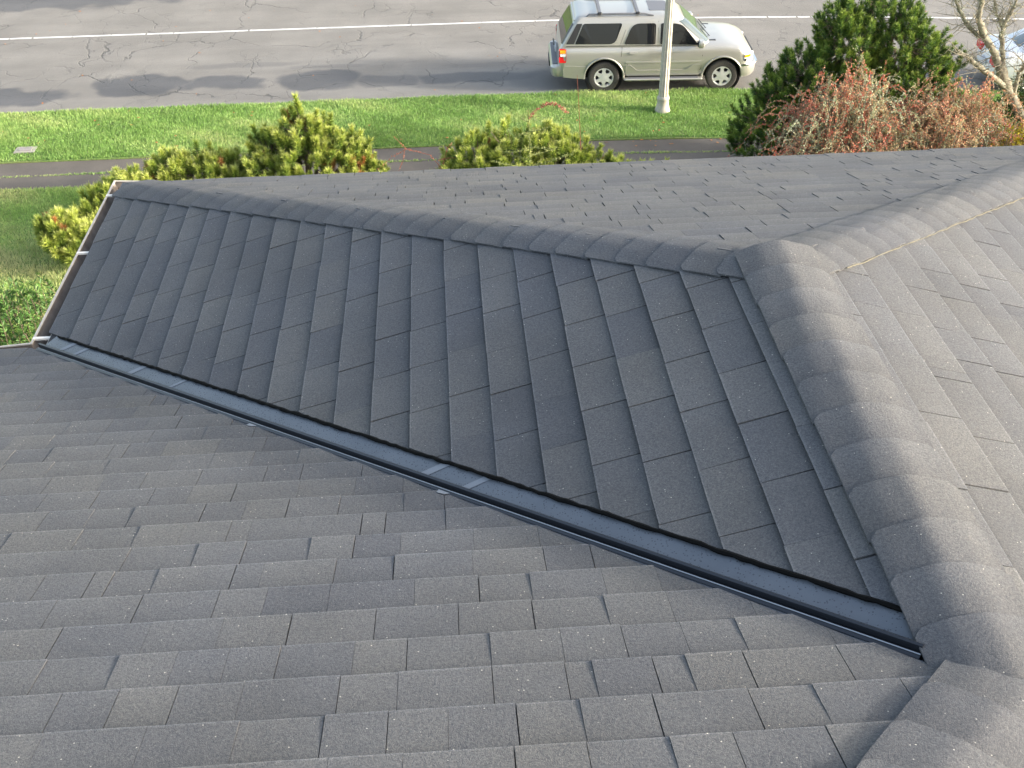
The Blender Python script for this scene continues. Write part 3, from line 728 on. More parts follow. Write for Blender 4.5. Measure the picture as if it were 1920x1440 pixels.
        # running board
        mb = MB(); V, F = loft([(1.76+X, 3.70+X, .05, .04, .04, -.03), (1.74+X, 3.72+X, .07, .05, .05, 0), (1.76+X, 3.70+X, .06, .05, .05, .022)])
        V = [(x, y + sd*1.03, z+.37) for x, y, z in V]; mb.add(V, F); rb = mb.build('running_board', M['champ'], root, 30)
        mb = MB(); mb.box((1.86+X, min(sd*.96, sd*1.055), .392), (3.60+X, max(sd*.96, sd*1.055), .398)); mb.build('step_pad', M['greyp'], rb)
        # tail light (three lenses)
        tl = sidepanel('tail_light', rounded(q([(.125, .80), (.30, .80), (.30, 1.125), (.125, 1.125)]), .02, 2), by, M['redlens'], root, off=.006, th=.06, side=sd)
        sidepanel('amber_lens', q([(.15, 1.03), (.285, 1.03), (.285, 1.105), (.15, 1.105)]), by, M['amber'], tl, off=.012, side=sd)
        sidepanel('clear_lens', q([(.15, .955), (.285, .955), (.285, 1.015), (.15, 1.015)]), by, M['clearlens'], tl, off=.012, side=sd)
        # head light wraps the front corner
        mb = MB(); hp = []
        for k in range(7): a = -math.pi/2 + math.pi/2*(k+1.5)/9; hp.append((4.62+X+.375*math.cos(a), sd*(-(-1.0+.38+.385*math.sin(a)) if sd > 0 else -(-(-1.0+.38+.385*math.sin(a))))*(1)))
        hp = [(x, sd*abs(y)) for x, y in hp]
        def wrap(z0, z1, nm, mt, par, i0=0, i1=7, o_=.0):
            V = []; F = []
            for (x, y) in hp[i0:i1]:
                for z in (z0, z1): V.append((x+o_, y+sd*o_, z))
            for (x, y) in hp[i0:i1]:
                for z in (z0, z1): V.append((x-.06, y-sd*.06, z))
            m = 2*(i1-i0); k = i1-i0
            for i in range(k-1): F += [(2*i, 2*i+2, 2*i+3, 2*i+1), (m+2*i, m+2*i+1, m+2*i+3, m+2*i+2), (2*i+1, 2*i+3, m+2*i+3, m+2*i+1), (2*i, m+2*i, m+2*i+2, 2*i+2)]
            F += [(0, 1, m+1, m), (2*k-2, m+2*k-2, m+2*k-1, 2*k-1)]
            return mesh_obj(nm, V, F, mt, par, smooth=40)
        hd = wrap(.75, .935, 'headlight', M['clearlens'], root, 0, 7)
        wrap(.86, .925, 'turn_lens', M['amber'], hd, 0, 4, .006); wrap(.76, .83, 'corner_lens', M['blackp'], hd, 0, 2, .005)
        # mirror
        mb = MB(); V, F = loft([(-.06, .06, .09, .03, .03, -.085), (-.075, .075, .115, .04, .04, -.04), (-.07, .08, .12, .04, .04, .04), (-.05, .06, .09, .03, .03, .085)])
        mb.add([(x+3.60+X, y + sd*1.09, z+1.26) for x, y, z in V], F); mr = mb.build('door_mirror', M['champ'], root, 40)
        mb = MB(); mb.tube([(3.62+X, sd*.90, 1.20), (3.62+X, sd*1.02, 1.22)], .03, 6); mb.build('mirror_arm', M['blackp'], mr)
        mb = MB(); mb.box((3.515+X, min(sd*1.01, sd*1.17), 1.20), (3.525+X, max(sd*1.01, sd*1.17), 1.32)); mb.build('mirror_glass', M['tint'], mr)
        # roof rail
        mb = MB(); mb.tube([(.80+X, sd*.70, 1.84), (.86+X, sd*.70, 1.885), (1.6+X, sd*.705, 1.897), (2.2+X, sd*.70, 1.892), (2.44+X, sd*.70, 1.845)], [.022, .026, .026, .024, .018], 8); mb.build('roof_rail', M['greyp'], root, 40)
    for x in (1.12, 2.05):
        mb = MB(); mb.box((x-.035+X, -.70, 1.905), (x+.035+X, .70, 1.93)); cb = mb.build('cross_bar', M['greyp'], root)
        for sd in (-1, 1):
            mb = MB(); V, F = loft([(-.06, .06, .045, .03, .03, 0), (-.055, .055, .04, .03, .03, .03), (-.03, .03, .02, .01, .01, .045)]); mb.add([(a+x+X, b+sd*.70, c+1.895) for a, b, c in V], F); mb.build('bar_clamp', M['blackp'], cb, 40)
    mb = MB(); V, F = loft([(2.36+X, 2.84+X, .40, .05, .06, 1.845), (2.36+X, 2.84+X, .40, .05, .06, lambda x: interp(x-X, [(2.36, 1.882), (2.84, 1.868)]))]); mb.add(V, F); mb.build('sunroof', M['greyp'], root)
    mb = MB(); mb.tube([(2.92+X, -.38, 1.85), (2.90+X, -.38, 1.93)], .012, 6); mb.build('antenna', M['blackp'], root)
    # windscreen and rear glass: curved sheets just proud of the cabin
    def endglass(nm, fx, z0, z1, hw0, hw1, bulge, sgn, mt, bx=.0):
        V = []; F = []; nz, ny = 10, 40
        for i in range(nz+1):
            z = z0+(z1-z0)*i/nz; hwb = gy(0, z); rc = bulge
            for j in range(ny+1):
                y = (-1+2*j/ny)*hwb*hw0; ex = max(0, abs(y)-(hwb-rc)); V.append((fx(z) + sgn*.009 - sgn*(rc - math.sqrt(max(0, rc*rc-ex*ex))), y*1.006, z))
        for i in range(nz):
            for j in range(ny): k = i*(ny+1)+j; F.append((k, k+1, k+ny+2, k+ny+1) if sgn > 0 else (k, k+ny+1, k+ny+2, k+1))
        return mesh_obj(nm, V, F, mt, root, smooth=50)
    endglass('windscreen', gx1, 1.215, 1.725, .955, 0, .325, 1, M['wind'])
    endglass('rear_window', gx0, 1.235, 1.70, .97, 0, .085, -1, M['tint'])
    mb = MB(); mb.box((.475+X, -.72, 1.755), (.60+X, .72, 1.775)); mb.build('rear_spoiler', M['champ'], root)
    for y in (-.35, .25):
        mb = MB(); mb.tube([(3.92+X, y, 1.20), (3.76+X, y+.30, 1.33)], .010, 5); mb.build('wiper', M['blackp'], root)
    mb = MB(); mb.box((3.86+X, -.66, 1.15), (4.03+X, .66, 1.196)); mb.build('cowl', M['blackp'], root)
    # bumpers
    V, F = loft([(-.05+X, .5+X, .93, .16, .02, .42), (-.08+X, .5+X, .97, .18, .02, .50), (-.08+X, .5+X, .985, .18, .02, .66), (-.04+X, .5+X, .97, .17, .02, .71)])
    rbp = mesh_obj('rear_bumper', V, F, M['champ'], root, smooth=32)
    mb = MB(); mb.box((-.03+X, -.80, .712), (.16+X, .80, .722)); mb.build('bumper_step', M['greyp'], rbp)
    mb = MB(); mb.box((-.10+X, -.30, .48), (-.07+X, .30, .62)); mb.build('plate_recess', M['blackp'], rbp)
    mb = MB(); mb.box((.06+X, -.16, .80), (.085+X, .16, .92)); mb.build('number_plate', simple('plate_white', (.6, .62, .64), .5), root)
    mb = MB(); mb.tube([(.03+X, -.2, 1.0), (.03+X, .2, 1.0)], .02, 6); mb.build('tailgate_handle', M['blackp'], root)
    V, F = loft([(4.6+X, 5.03+X, .95, .05, .36, .36), (4.6+X, 5.08+X, .995, .05, .40, .44), (4.6+X, 5.08+X, 1.005, .05, .40, .62), (4.6+X, 5.06+X, .995, .05, .40, .70)])
    fb = mesh_obj('front_bumper', V, F, M['champ'], root, smooth=30); bool_cut(fb, [cutter(4.2+X, .40, .475, -1.3, -.60), cutter(4.2+X, .40, .475, .6, 1.3)], [(4.2+X, .40, .475)])
    V, F = loft([(4.72+X, 5.11+X, 1.010, .02, .42, .655), (4.72+X, 5.12+X, 1.015, .02, .42, .675), (4.72+X, 5.11+X, 1.010, .02, .42, .695)])
    mesh_obj('bumper_strip', V, F, M['chrome'], fb, smooth=30)
    mb = MB(); mb.box((4.90+X, -.52, .72), (5.006+X, .52, .90)); mb.build('grille', M['blackp'], root)
    mb = MB(); mb.tube([(.42+X, -.80, .34), (.62+X, -.78, .34)], .035, 10); mb.build('exhaust_tip', M['chrome'], root)
    for cx in (1.25, 4.20):
        for sd in (-1, 1): wheel(root, cx+X, sd*.86, .395, .26, None, sd)
    return root
suv()

# ---- white sedan half hidden by the bare tree
def sedan():
    root = empty('sedan', (14.75, 24.62, 0), 'white sedan parked at the kerb behind the bare lichen covered tree', 'car', None, R(-9))
    X = -2.3
    zt = lambda x: interp(x-X, [(0, .93), (.3, 1.0), (.9, 1.01), (3.2, .97), (4.0, .88), (4.5, .74)])
    mz = lambda t: (lambda x: .32+(zt(x)-.32)*t)
    lv = [(.12+X, 4.45+X, .80, .15, .3, .26), (.03+X, 4.55+X, .86, .2, .4, .36), (.0+X, 4.58+X, .88, .22, .42, mz(.4)), (.03+X, 4.55+X, .885, .22, .42, mz(.65)), (.08+X, 4.5+X, .87, .2, .42, mz(.86)), (.13+X, 4.4+X, .82, .2, .4, mz(.97)), (.22+X, 4.2+X, .72, .18, .36, lambda x: zt(x)+.012), (.5+X, 3.9+X, .3, .1, .2, lambda x: zt(x)+.03), (.8+X, 3.6+X, .03, .01, .01, lambda x: zt(x)+.032)]
    V, F = loft(lv); bd = mesh_obj('body', V, F, M['white'], root); bool_cut(bd, [cutter(.95+X, .31, .36, -1.1, -.5), cutter(3.6+X, .31, .36, -1.1, -.5), cutter(.95+X, .31, .36, .5, 1.1), cutter(3.6+X, .31, .36, .5, 1.1)], [(.95+X, .31, .36), (3.6+X, .31, .36)])
    gl = [(.55+X, 3.45+X, .78, .2, .3, .96), (.62+X, 3.3+X, .765, .2, .3, 1.02), (1.0+X, 2.85+X, .68, .2, .28, 1.25), (1.25+X, 2.5+X, .61, .2, .26, 1.37), (1.4+X, 2.3+X, .52, .18, .24, 1.41), (1.6+X, 2.1+X, .2, .1, .1, 1.43), (1.7+X, 2.0+X, .03, .01, .01, 1.431)]
    V, F = loft(gl); mesh_obj('cabin', V, F, M['white'], root, smooth=32)
    gy = lambda x, z: interp(z, [(.96, .78), (1.02, .765), (1.25, .68), (1.37, .61)])
    q = lambda pts: [(x+X, z) for x, z in pts]
    for sd in (-1, 1):
        sidepanel('side_window', rounded(q([(1.05, 1.03), (1.98, 1.03), (1.98, 1.34), (1.42, 1.33)]), .05), gy, M['tint'], root, off=.012, side=sd, sub=2)
        sidepanel('side_window', rounded(q([(2.06, 1.03), (3.0, 1.02), (2.5, 1.33), (2.06, 1.34)]), .05), gy, M['tint'], root, off=.012, side=sd, sub=2)
        by = lambda x, z: .885
        for x in (1.2, 2.02, 3.05): sidepanel('door_seam', q([(x-.005, .40), (x+.005, .40), (x+.005, .9), (x-.005, .9)]), by, M['seam'], root, off=.001, side=sd)
        mb = MB(); mb.box((-.02+X, min(sd*.45, sd*.82), .70), (.10+X, max(sd*.45, sd*.82), .86)); mb.build('tail_light', M['redlens'], root)
        sidepanel('door_handle', q([(1.3, .80), (1.46, .80), (1.46, .83), (1.3, .83)]), by, M['white'], root, off=.02, side=sd)
        mb = MB(); V, F = loft([(-.05, .05, .08, .03, .03, -.05), (-.06, .06, .09, .03, .03, .03), (-.04, .04, .06, .02, .02, .06)]); mb.add([(a+3.0+X, b+sd*.93, c+1.02) for a, b, c in V], F); mb.build('door_mirror', M['redlens'] if 0 else M['white'], root, 40)
    def eg(nm, f, z0, z1, h0, h1, bulge, sgn, mt):
        V = []; F = []; nz, ny = 5, 12
        for i in range(nz+1):
            z = z0+(z1-z0)*i/nz; hw = h0+(h1-h0)*i/nz
            for j in range(ny+1): t = -1+2*j/ny; V.append((f(z)+X+sgn*.010-sgn*bulge*abs(t)**2.4, t*hw, z+.004))
        for i in range(nz):
            for j in range(ny): k = i*(ny+1)+j; F.append((k, k+1, k+ny+2, k+ny+1) if sgn > 0 else (k, k+ny+1, k+ny+2, k+1))
        mesh_obj(nm, V, F, mt, root, smooth=50)
    eg('rear_window', lambda z: interp(z, [(.96, .55), (1.02, .62), (1.25, 1.0), (1.37, 1.25)]), 1.03, 1.355, .70, .56, .10, -1, M['wind'])
    eg('windscreen', lambda z: interp(z, [(.96, 3.45), (1.02, 3.3), (1.25, 2.85), (1.37, 2.5)]), 1.03, 1.35, .70, .56, .16, 1, M['wind'])
    mb = MB(); mb.box((-.03+X, -.9+.12, .36), (.1+X, .78, .40)); mb.build('bumper_trim', M['blackp'], root)
    mb = MB(); mb.box((-.035+X, -.2, .55), (-.005+X, .2, .66)); mb.build('number_plate', simple('plate_pale', (.6, .62, .66), .5), root)
    for cx in (.95, 3.6):
        for sd in (-1, 1): wheel(root, cx+X, sd*.76, .31, .2, None, sd, 5)
sedan()

# ---- street lamp post: fluted tapering shaft on a moulded base
def lamp():
    root = empty('street_lamp', (4.14, 23.82, .03), 'cream fluted concrete street lamp post standing in the grass verge', 'lamp post')
    m, n, l, b = nt('lamp_concrete'); P = pos(n, l)
    c = ramp(n, l, noise(n, l, 9, 5, P), [(.3, (.40, .365, .30)), (.7, (.53, .49, .41))]); l.new(c, b.inputs['Base Color']); setp(b, Roughness=.75); bump(n, l, b, noise(n, l, 40, 4, P), .4, .005)
    V = []; F = []; n_ = 96; zs = [(.40, .128), (.46, .118), (2.0, .108), (4.6, .080)]
    for (z, r) in zs:
        for k in range(n_):
            a = 2*math.pi*k/n_; ph = (k % 8)/8; rr = r*(1-.13*math.sin(math.pi*ph)**1.0); V.append((rr*math.cos(a), rr*math.sin(a), z))
    for i in range(len(zs)-1):
        for k in range(n_): F.append((i*n_+k, i*n_+(k+1) % n_, (i+1)*n_+(k+1) % n_, (i+1)*n_+k))
    F.append(tuple(3*n_+k for k in range(n_)))
    mesh_obj('shaft', V, F, m, root, smooth=35)
    mb = MB(); mb.lathe([(.185, 0), (.19, .03), (.185, .06), (.155, .14), (.14, .22), (.136, .30), (.150, .33), (.150, .37), (.132, .40), (.10, .41)], 32); mb.build('base', m, root, 35)
    mb = MB(); mb.lathe([(.075, 4.6), (.12, 4.62), (.12, 4.68), (.05, 4.72)], 24); mb.build('collar', m, root, 35)
    mb = MB(); mb.lathe([(.05, 4.72), (.13, 4.76), (.19, 4.9), (.19, 5.0), (.13, 5.14), (.03, 5.2)], 24); mb.build('globe', simple('lamp_globe', (.8, .8, .77), .3), root, 60)
lamp()

# ---------------------------------------------------------------- planting
def unit(v): return v/np.maximum(1e-9, np.linalg.norm(v, axis=-1, keepdims=True))
def tuft_template(rg, n, ln, needle, wd):
    """one upright shoot clothed in needles, along +Z; returns verts (n,3,3) and tone (n,3)"""
    t = rg.random(n)**.8; a = rg.uniform(0, 2*np.pi, n); rad = np.stack([np.cos(a), np.sin(a), 0*a], 1)
    ang = np.radians(78 - 44*t + rg.normal(0, 8, n)); d = np.cos(ang)[:, None]*np.array([0, 0, 1.]) + np.sin(ang)[:, None]*rad
    base = np.stack([0*t, 0*t, t*ln], 1) + rad*.006; side = unit(np.cross(d, rg.normal(size=(n, 3))))*wd
    nl = needle*rg.uniform(.75, 1.15, n)[:, None]
    tri = np.stack([base-side, base+side, base+d*nl], 1)
    tone = np.stack([t*.55, t*.55, .35+t*.65], 1)
    return tri, tone
def frames(D, rg):
    D = unit(D); a = unit(np.cross(D, rg.normal(size=D.shape))); b = np.cross(D, a); return np.stack([a, b, D], 2)     # columns
def make_pine(name, label, base, lobes, ntuft, mat, seed, tl=.27, needle=.105, wd=.0065, nn=190, upbias=1.0, group=None, tonesh=0., dry=0, low=-.35, extra=()):
    rg = np.random.default_rng(seed); rd = random.Random(seed)
    root = empty(name, base, label, 'pine tree' if 'tree' in name else 'pine shrub', group)
    base = np.array(base)
    L = np.array([l[:3] for l in lobes], float); Rr = np.array([l[3:6] for l in lobes], float); wt = (Rr.prod(1))**(2/3); wt /= wt.sum()
    P = []; D = []
    while len(P) < ntuft:
        i = rg.choice(len(L), p=wt); d = unit(rg.normal(size=3)[None])[0]
        if d[2] < low: continue
        rr = rg.uniform(.55, 1.05); bumpy = 1 + .13*math.sin(5*d[0]+i*2) * math.sin(4*d[1]+i)
        p = L[i] + Rr[i]*d*rr*bumpy
        inside = (((p-L)/(Rr*.50))**2).sum(1); inside[i] = 9
        if (inside < 1).any(): continue
        if p[2] < base[2]+.03: continue
        P.append(p); D.append(d*.55 + np.array([0, 0, upbias]) + rg.normal(size=3)*.16)
    for (ex, ey, ez) in extra: P.append(np.array([ex, ey, ez])); D.append(np.array([.03, 0, 1.]))
    P = np.array(P); D = np.array(D); n = len(P)
    fr = frames(D, rg); sc_ = rg.uniform(.7, 1.25, n); tn = rg.normal(0, .10, n) + tonesh
    tmpl = [tuft_template(rg, nn, tl, needle, wd) for _ in range(6)]
    vs = []; ts = []; dv = []; dt = []
    for i in range(n):
        tri, tone = tmpl[rg.integers(6)]
        v = np.einsum('ij,nkj->nki', fr[i], tri*sc_[i]) + P[i] - base - D[i]/np.linalg.norm(D[i])*tl*.6
        if dry and rg.random() < dry: dv.append(v); dt.append(np.full(tone.shape, rg.uniform(.2, 1)))
        else: vs.append(v); ts.append(np.clip(tone + tn[i], 0, 1))
    V = np.concatenate(vs).reshape(-1, 3); T = np.concatenate(ts).ravel()
    tri_obj('crown', V, np.arange(len(V)).reshape(-1, 3), mat, root, {'tone': T})
    if dv:
        V = np.concatenate(dv).reshape(-1, 3); tri_obj('dry_needles', V, np.arange(len(V)).reshape(-1, 3), M['rustneedle'], root, {'tone': np.concatenate(dt).ravel()})
    mb = MB(); b0 = Vector((0, 0, -.02))
    for i, l in enumerate(lobes):
        c = Vector(np.array(l[:3]) - base); mid = b0.lerp(c, .5) + Vector((rd.uniform(-.1, .1), rd.uniform(-.1, .1), -.05*c.z))
        mb.tube([b0, mid, c], [.07, .045, .02], 6)
    mb.build('trunk', M['bark'], root, 60)
    mb = MB()
    for i in range(0, n):
        l = lobes[int(np.argmin((((P[i]-L)/Rr)**2).sum(1)))]; c = Vector(np.array(l[:3])-base); e = Vector(P[i]-base) - Vector(D[i]).normalized()*tl*.3
        mid = c.lerp(e, .55) - Vector((0, 0, .05)); mb.tube([c.lerp(e, .5), c.lerp(e, .75) - Vector((0, 0, .02)), e], [.010, .008, .006], 3, cap=False)
    mb.build('branches', M['bark'], root)
    return root
G = 'pine shrubs along the front bed'
make_pine('pine_shrub', 'tallest yellow green pine shrub with a pointed peak, left of centre beyond the eave', (-3.9, 19.5, .03),
          [(-3.95, 19.5, 1.05, .95, .8, .85), (-4.55, 19.4, .85, .75, .7, .6), (-3.35, 19.5, .85, .75, .7, .6), (-4.0, 19.5, 1.65, .5, .45, .42), (-3.7, 19.6, 1.45, .45, .4, .4), (-4.9, 19.5, .55, .5, .5, .5), (-2.9, 19.4, .65, .6, .5, .5), (-3.2, 19.5, 1.1, .6, .5, .55), (-4.6, 19.5, 1.15, .55, .5, .55)], 620, M['mugo'], 21, dry=.035, group=G, tonesh=.02, extra=[(-4.0, 19.5, 2.30), (-3.97, 19.5, 2.16), (-3.5, 19.5, 2.0), (-4.35, 19.5, 1.9)])
make_pine('pine_shrub', 'low wide yellow green pine shrub left of the tallest one, above the roof corner', (-6.4, 19.4, .03),
          [(-6.9, 19.4, .55, .75, .8, .50), (-6.1, 19.5, .75, .75, .7, .58), (-7.5, 19.3, .45, .5, .6, .45), (-5.6, 19.5, .75, .5, .6, .55), (-6.7, 19.5, .85, .5, .5, .5)], 440, M['mugo'], 22, group=G, tonesh=.06, dry=.02, extra=[(-6.75, 19.4, 1.35), (-6.05, 19.4, 1.5)])
make_pine('pine_shrub', 'broad low yellow green pine shrub behind the pale sapling', (.9, 19.4, .03),
          [(-.5, 19.4, .72, .7, .7, .72), (.3, 19.5, .80, .8, .7, .78), (1.2, 19.4, .72, .8, .7, .70), (2.0, 19.3, .5, .7, .6, .5), (2.8, 19.2, .35, .6, .5, .36), (-.9, 19.3, .6, .5, .5, .55), (.8, 19.5, .95, .6, .5, .6)], 620, M['mugo'], 23, group=G, tonesh=.05, dry=.01, extra=[(-.25, 19.4, 1.72), (-.9, 19.3, 1.45), (1.05, 19.4, 1.58), (3.35, 19.2, .82)])
make_pine('pine_shrub', 'small pine shrub standing alone on the lawn left of the gutter', (-8.3, 17.5, .03),
          [(-8.35, 17.5, .58, .45, .5, .46), (-8.0, 17.4, .42, .5, .5, .42), (-8.6, 17.55, .62, .28, .3, .36)], 260, M['mugo'], 24, group=G, tonesh=.0, dry=.02, extra=[(-8.4, 17.5, 1.02)])
make_pine('pine_shrub', 'pine shrub tucked against the gutter between the lawn and the roof corner', (-7.75, 18.5, .03),
          [(-7.75, 18.5, .6, .45, .5, .5), (-7.45, 18.8, .8, .45, .5, .45), (-7.9, 18.1, .45, .45, .4, .4)], 280, M['mugo'], 25, group=G, tonesh=-.03)
make_pine('pine_tree', 'tall dark green bushy pine tree beside the front of the SUV', (7.4, 20.4, .03),
          [(6.1, 20.3, 1.0, 1.05, 1.0, .95), (5.5, 20.3, .7, .6, .7, .6), (6.4, 20.4, 2.0, .75, .8, .75), (5.9, 20.4, 1.7, .6, .6, .6), (7.2, 20.4, 2.7, .75, .8, .75), (7.3, 20.4, 1.6, 1.0, 1.0, 1.0), (8.3, 20.4, 2.6, .8, .8, .85), (8.5, 20.3, 1.6, 1.0, 1.0, .9), (9.0, 20.4, 2.2, .6, .7, .65), (9.2, 20.2, 1.2, .7, .7, .6), (6.9, 20.3, .8, .9, .9, .7), (8.2, 20.5, 3.15, .5, .5, .42), (6.9, 20.4, 3.2, .45, .5, .45), (7.6, 20.4, 3.5, .28, .3, .35), (9.6, 20.2, .9, .5, .6, .5)], 2300, M['pine'], 26, tl=.22, needle=.085, wd=.0065, nn=130, upbias=.8, tonesh=.02, dry=.004, low=-.6, extra=[(5.9, 20.4, 2.62), (6.2, 20.4, 2.75), (7.25, 20.4, 3.75), (7.6, 20.4, 3.95), (8.6, 20.4, 3.65)])

def leaf_quads(rg, P, D, ln, wd, fold=.25):
    """one leaf per point: a kite shape pointing along D with random roll"""
    n = len(P); D = unit(D); s = unit(np.cross(D, rg.normal(size=(n, 3)))); nn = np.cross(s, D)
    ln = np.broadcast_to(ln, (n,))[:, None]; wd = np.broadcast_to(wd, (n,))[:, None]
    a = P; b = P + D*ln*.5 + s*wd + nn*wd*fold; c = P + D*ln; d = P + D*ln*.5 - s*wd + nn*wd*fold
    V = np.stack([a, b, c, a, c, d], 1).reshape(-1, 3); return V
def bez(p0, p1, p2, t): return ((1-t)**2)[:, None]*p0 + (2*t*(1-t))[:, None]*p1 + (t**2)[:, None]*p2
def arching(name, label, cat, base, nst, spread, height, seed, leafmat, stemmat, lpm=34, ln=.022, wd=.007, tone=None, xr=None, stemr=.006, outl=None, bx=.4, by=.4, group=None):
    rg = np.random.default_rng(seed); root = empty(name, base, label, cat, group); mb = MB(); VV = []; TT = []
    for i in range(nst):
        p0 = np.array([rg.normal(0, bx), rg.normal(0, by), 0.])
        a = rg.uniform(0, 2*np.pi); reach = rg.uniform(.2, 1); h = height*rg.uniform(.45, 1.08)*(1-.35*reach)
        e = p0 + np.array([math.cos(a)*spread[0]*reach, math.sin(a)*spread[1]*reach, h*rg.uniform(.35, .85)])
        m_ = p0*.45 + e*.55; m_[2] = h*1.35
        t = np.linspace(0, 1, 9); C_ = bez(p0, m_, e, t); C_ += rg.normal(0, .015, C_.shape)*np.linspace(0, 1, 9)[:, None]
        mb.tube([Vector(c) for c in C_], [stemr*(1.15-.8*q) for q in t], 3, cap=False)
        # side twigs
        ns = 5
        segs = [(C_, 1.0)]
        for k in range(ns):
            tt = rg.uniform(.35, .98); q = bez(p0, m_, e, np.array([tt]))[0]; dd = unit((rg.normal(size=3)+np.array([0, 0, .25]))[None])[0]*rg.uniform(.12, .34)
            c2 = np.stack([q, q+dd*.6+np.array([0, 0, .02]), q+dd]); mb.tube([Vector(c) for c in c2], [stemr*.5, stemr*.4, stemr*.25], 3, cap=False); segs.append((c2, .5))
        tn0 = tone(rg, e) if tone else rg.random()
        for C2, f in segs:
            lens = np.linalg.norm(np.diff(C2, axis=0), axis=1); L_tot = lens.sum(); k = int(lpm*L_tot)+1
            u = rg.uniform(.15 if f == 1 else 0, 1, k)*(len(C2)-1); i0 = np.minimum(u.astype(int), len(C2)-2); fr_ = (u-i0)[:, None]
            Pp = C2[i0]*(1-fr_) + C2[i0+1]*fr_; Dd = unit(C2[i0+1]-C2[i0])*.5 + unit(rg.normal(size=(k, 3)))
            VV.append(leaf_quads(rg, Pp, Dd, ln*rg.uniform(.7, 1.3, k), wd)); TT.append(np.repeat(np.clip(tn0 + rg.normal(0, .13, k), 0, 1), 6))
    mb.build('stems', stemmat, root)
    V = np.concatenate(VV); tri_obj('leaves', V, np.arange(len(V)).reshape(-1, 3), leafmat, root, {'tone': np.concatenate(TT)})
    return root
def ct(rg, e):
    if e[2] > 1.7 and rg.random() < .35: return rg.uniform(.7, 1)
    return rg.choice([.05, .2, .35, .5, .6, .75, .9], p=[.16, .2, .16, .13, .11, .12, .12])
arching('cotoneaster_shrub', 'arching cotoneaster with red and salmon leaves in front of the tall pine', 'shrub', (6.8, 18.9, .03), 600, (1.65, 1.1), 3.1, 31, M['coto'], M['cotostem'], tone=ct, bx=.30, by=.35, ln=.030, wd=.010, lpm=44)
arching('cotoneaster_shrub', 'tangled tan and pink twiggy shrub at the foot of the bare tree', 'shrub', (9.0, 18.9, .03), 560, (1.45, 1.0), 2.8, 32, M['coto'], M['cotostem'], tone=lambda rg, e: rg.choice([.1, .3, .42, .55, .65, .85], p=[.1, .22, .22, .2, .14, .12]), bx=.45, by=.35, ln=.030, wd=.010, lpm=42)
arching('cotoneaster_shrub', 'low red leaved cotoneaster spreading along the roof edge under the dark pine', 'shrub', (5.9, 18.3, .03), 260, (.9, .6), 1.5, 34, M['coto'], M['cotostem'], tone=lambda rg, e: rg.choice([.05, .2, .4, .8]), bx=.35, by=.3, ln=.030, wd=.010, lpm=46)

def blob_shrub(name, label, cat, base, lobes, n, mat, seed, ln, wd, upb=.5, stem=M['bark'], nst=14, tsh=0):
    rg = np.random.default_rng(seed); rd = random.Random(seed); root = empty(name, base, label, cat)
    L = np.array([l[:3] for l in lobes], float)-np.array(base); Rr = np.array([l[3:6] for l in lobes], float)
    i = rg.integers(len(L), size=n); d = unit(rg.normal(size=(n, 3))); d[:, 2] = np.abs(d[:, 2])*np.where(rg.random(n) < .8, 1, -1)
    P = L[i] + Rr[i]*d*(rg.uniform(.35, 1, n)**.5)[:, None]*(1+.15*np.sin(7*d[:, :1]+i[:, None])*np.sin(6*d[:, 1:2])); P = P[P[:, 2] > .02]; k = len(P)
    D = unit(rg.normal(size=(k, 3))) + np.array([0, 0, upb])
    V = leaf_quads(rg, P, D, ln*rg.uniform(.6, 1.25, k), wd*rg.uniform(.7, 1.2, k)); tone = np.clip(rg.normal(.5+tsh, .22, k), 0, 1)
    tri_obj('leaves', V, np.arange(len(V)).reshape(-1, 3), mat, root, {'tone': np.repeat(tone, 6)})
    mb = MB()
    for j in range(nst):
        q = Vector(P[rg.integers(k)]); mb.tube([(rd.uniform(-.08, .08), rd.uniform(-.08, .08), -.02), (q.x*.5, q.y*.5, q.z*.55), tuple(q)], [.016, .011, .005], 4, cap=False)
    mb.build('stems', stem, root); return root
blob_shrub('yellow_shrub', 'yellow leaved shrub at the right edge below the bare tree', 'shrub', (10.4, 18.3, .03), [(10.3, 18.3, .95, .7, .6, .85), (10.9, 18.4, 1.05, .7, .6, .95), (9.75, 18.2, .7, .5, .5, .7), (10.7, 18.3, .5, .8, .6, .5)], 13000, M['yellow'], 41, .06, .018)
blob_shrub('evergreen_shrub', 'dark evergreen shrub with orange tips behind the bare tree trunk', 'shrub', (11.9, 21.0, .03), [(11.8, 21.0, .8, .8, .8, .9), (12.5, 21.1, 1.1, .8, .8, 1.1), (11.3, 20.8, .7, .6, .6, .7)], 12000, M['dgreen'], 42, .05, .018)
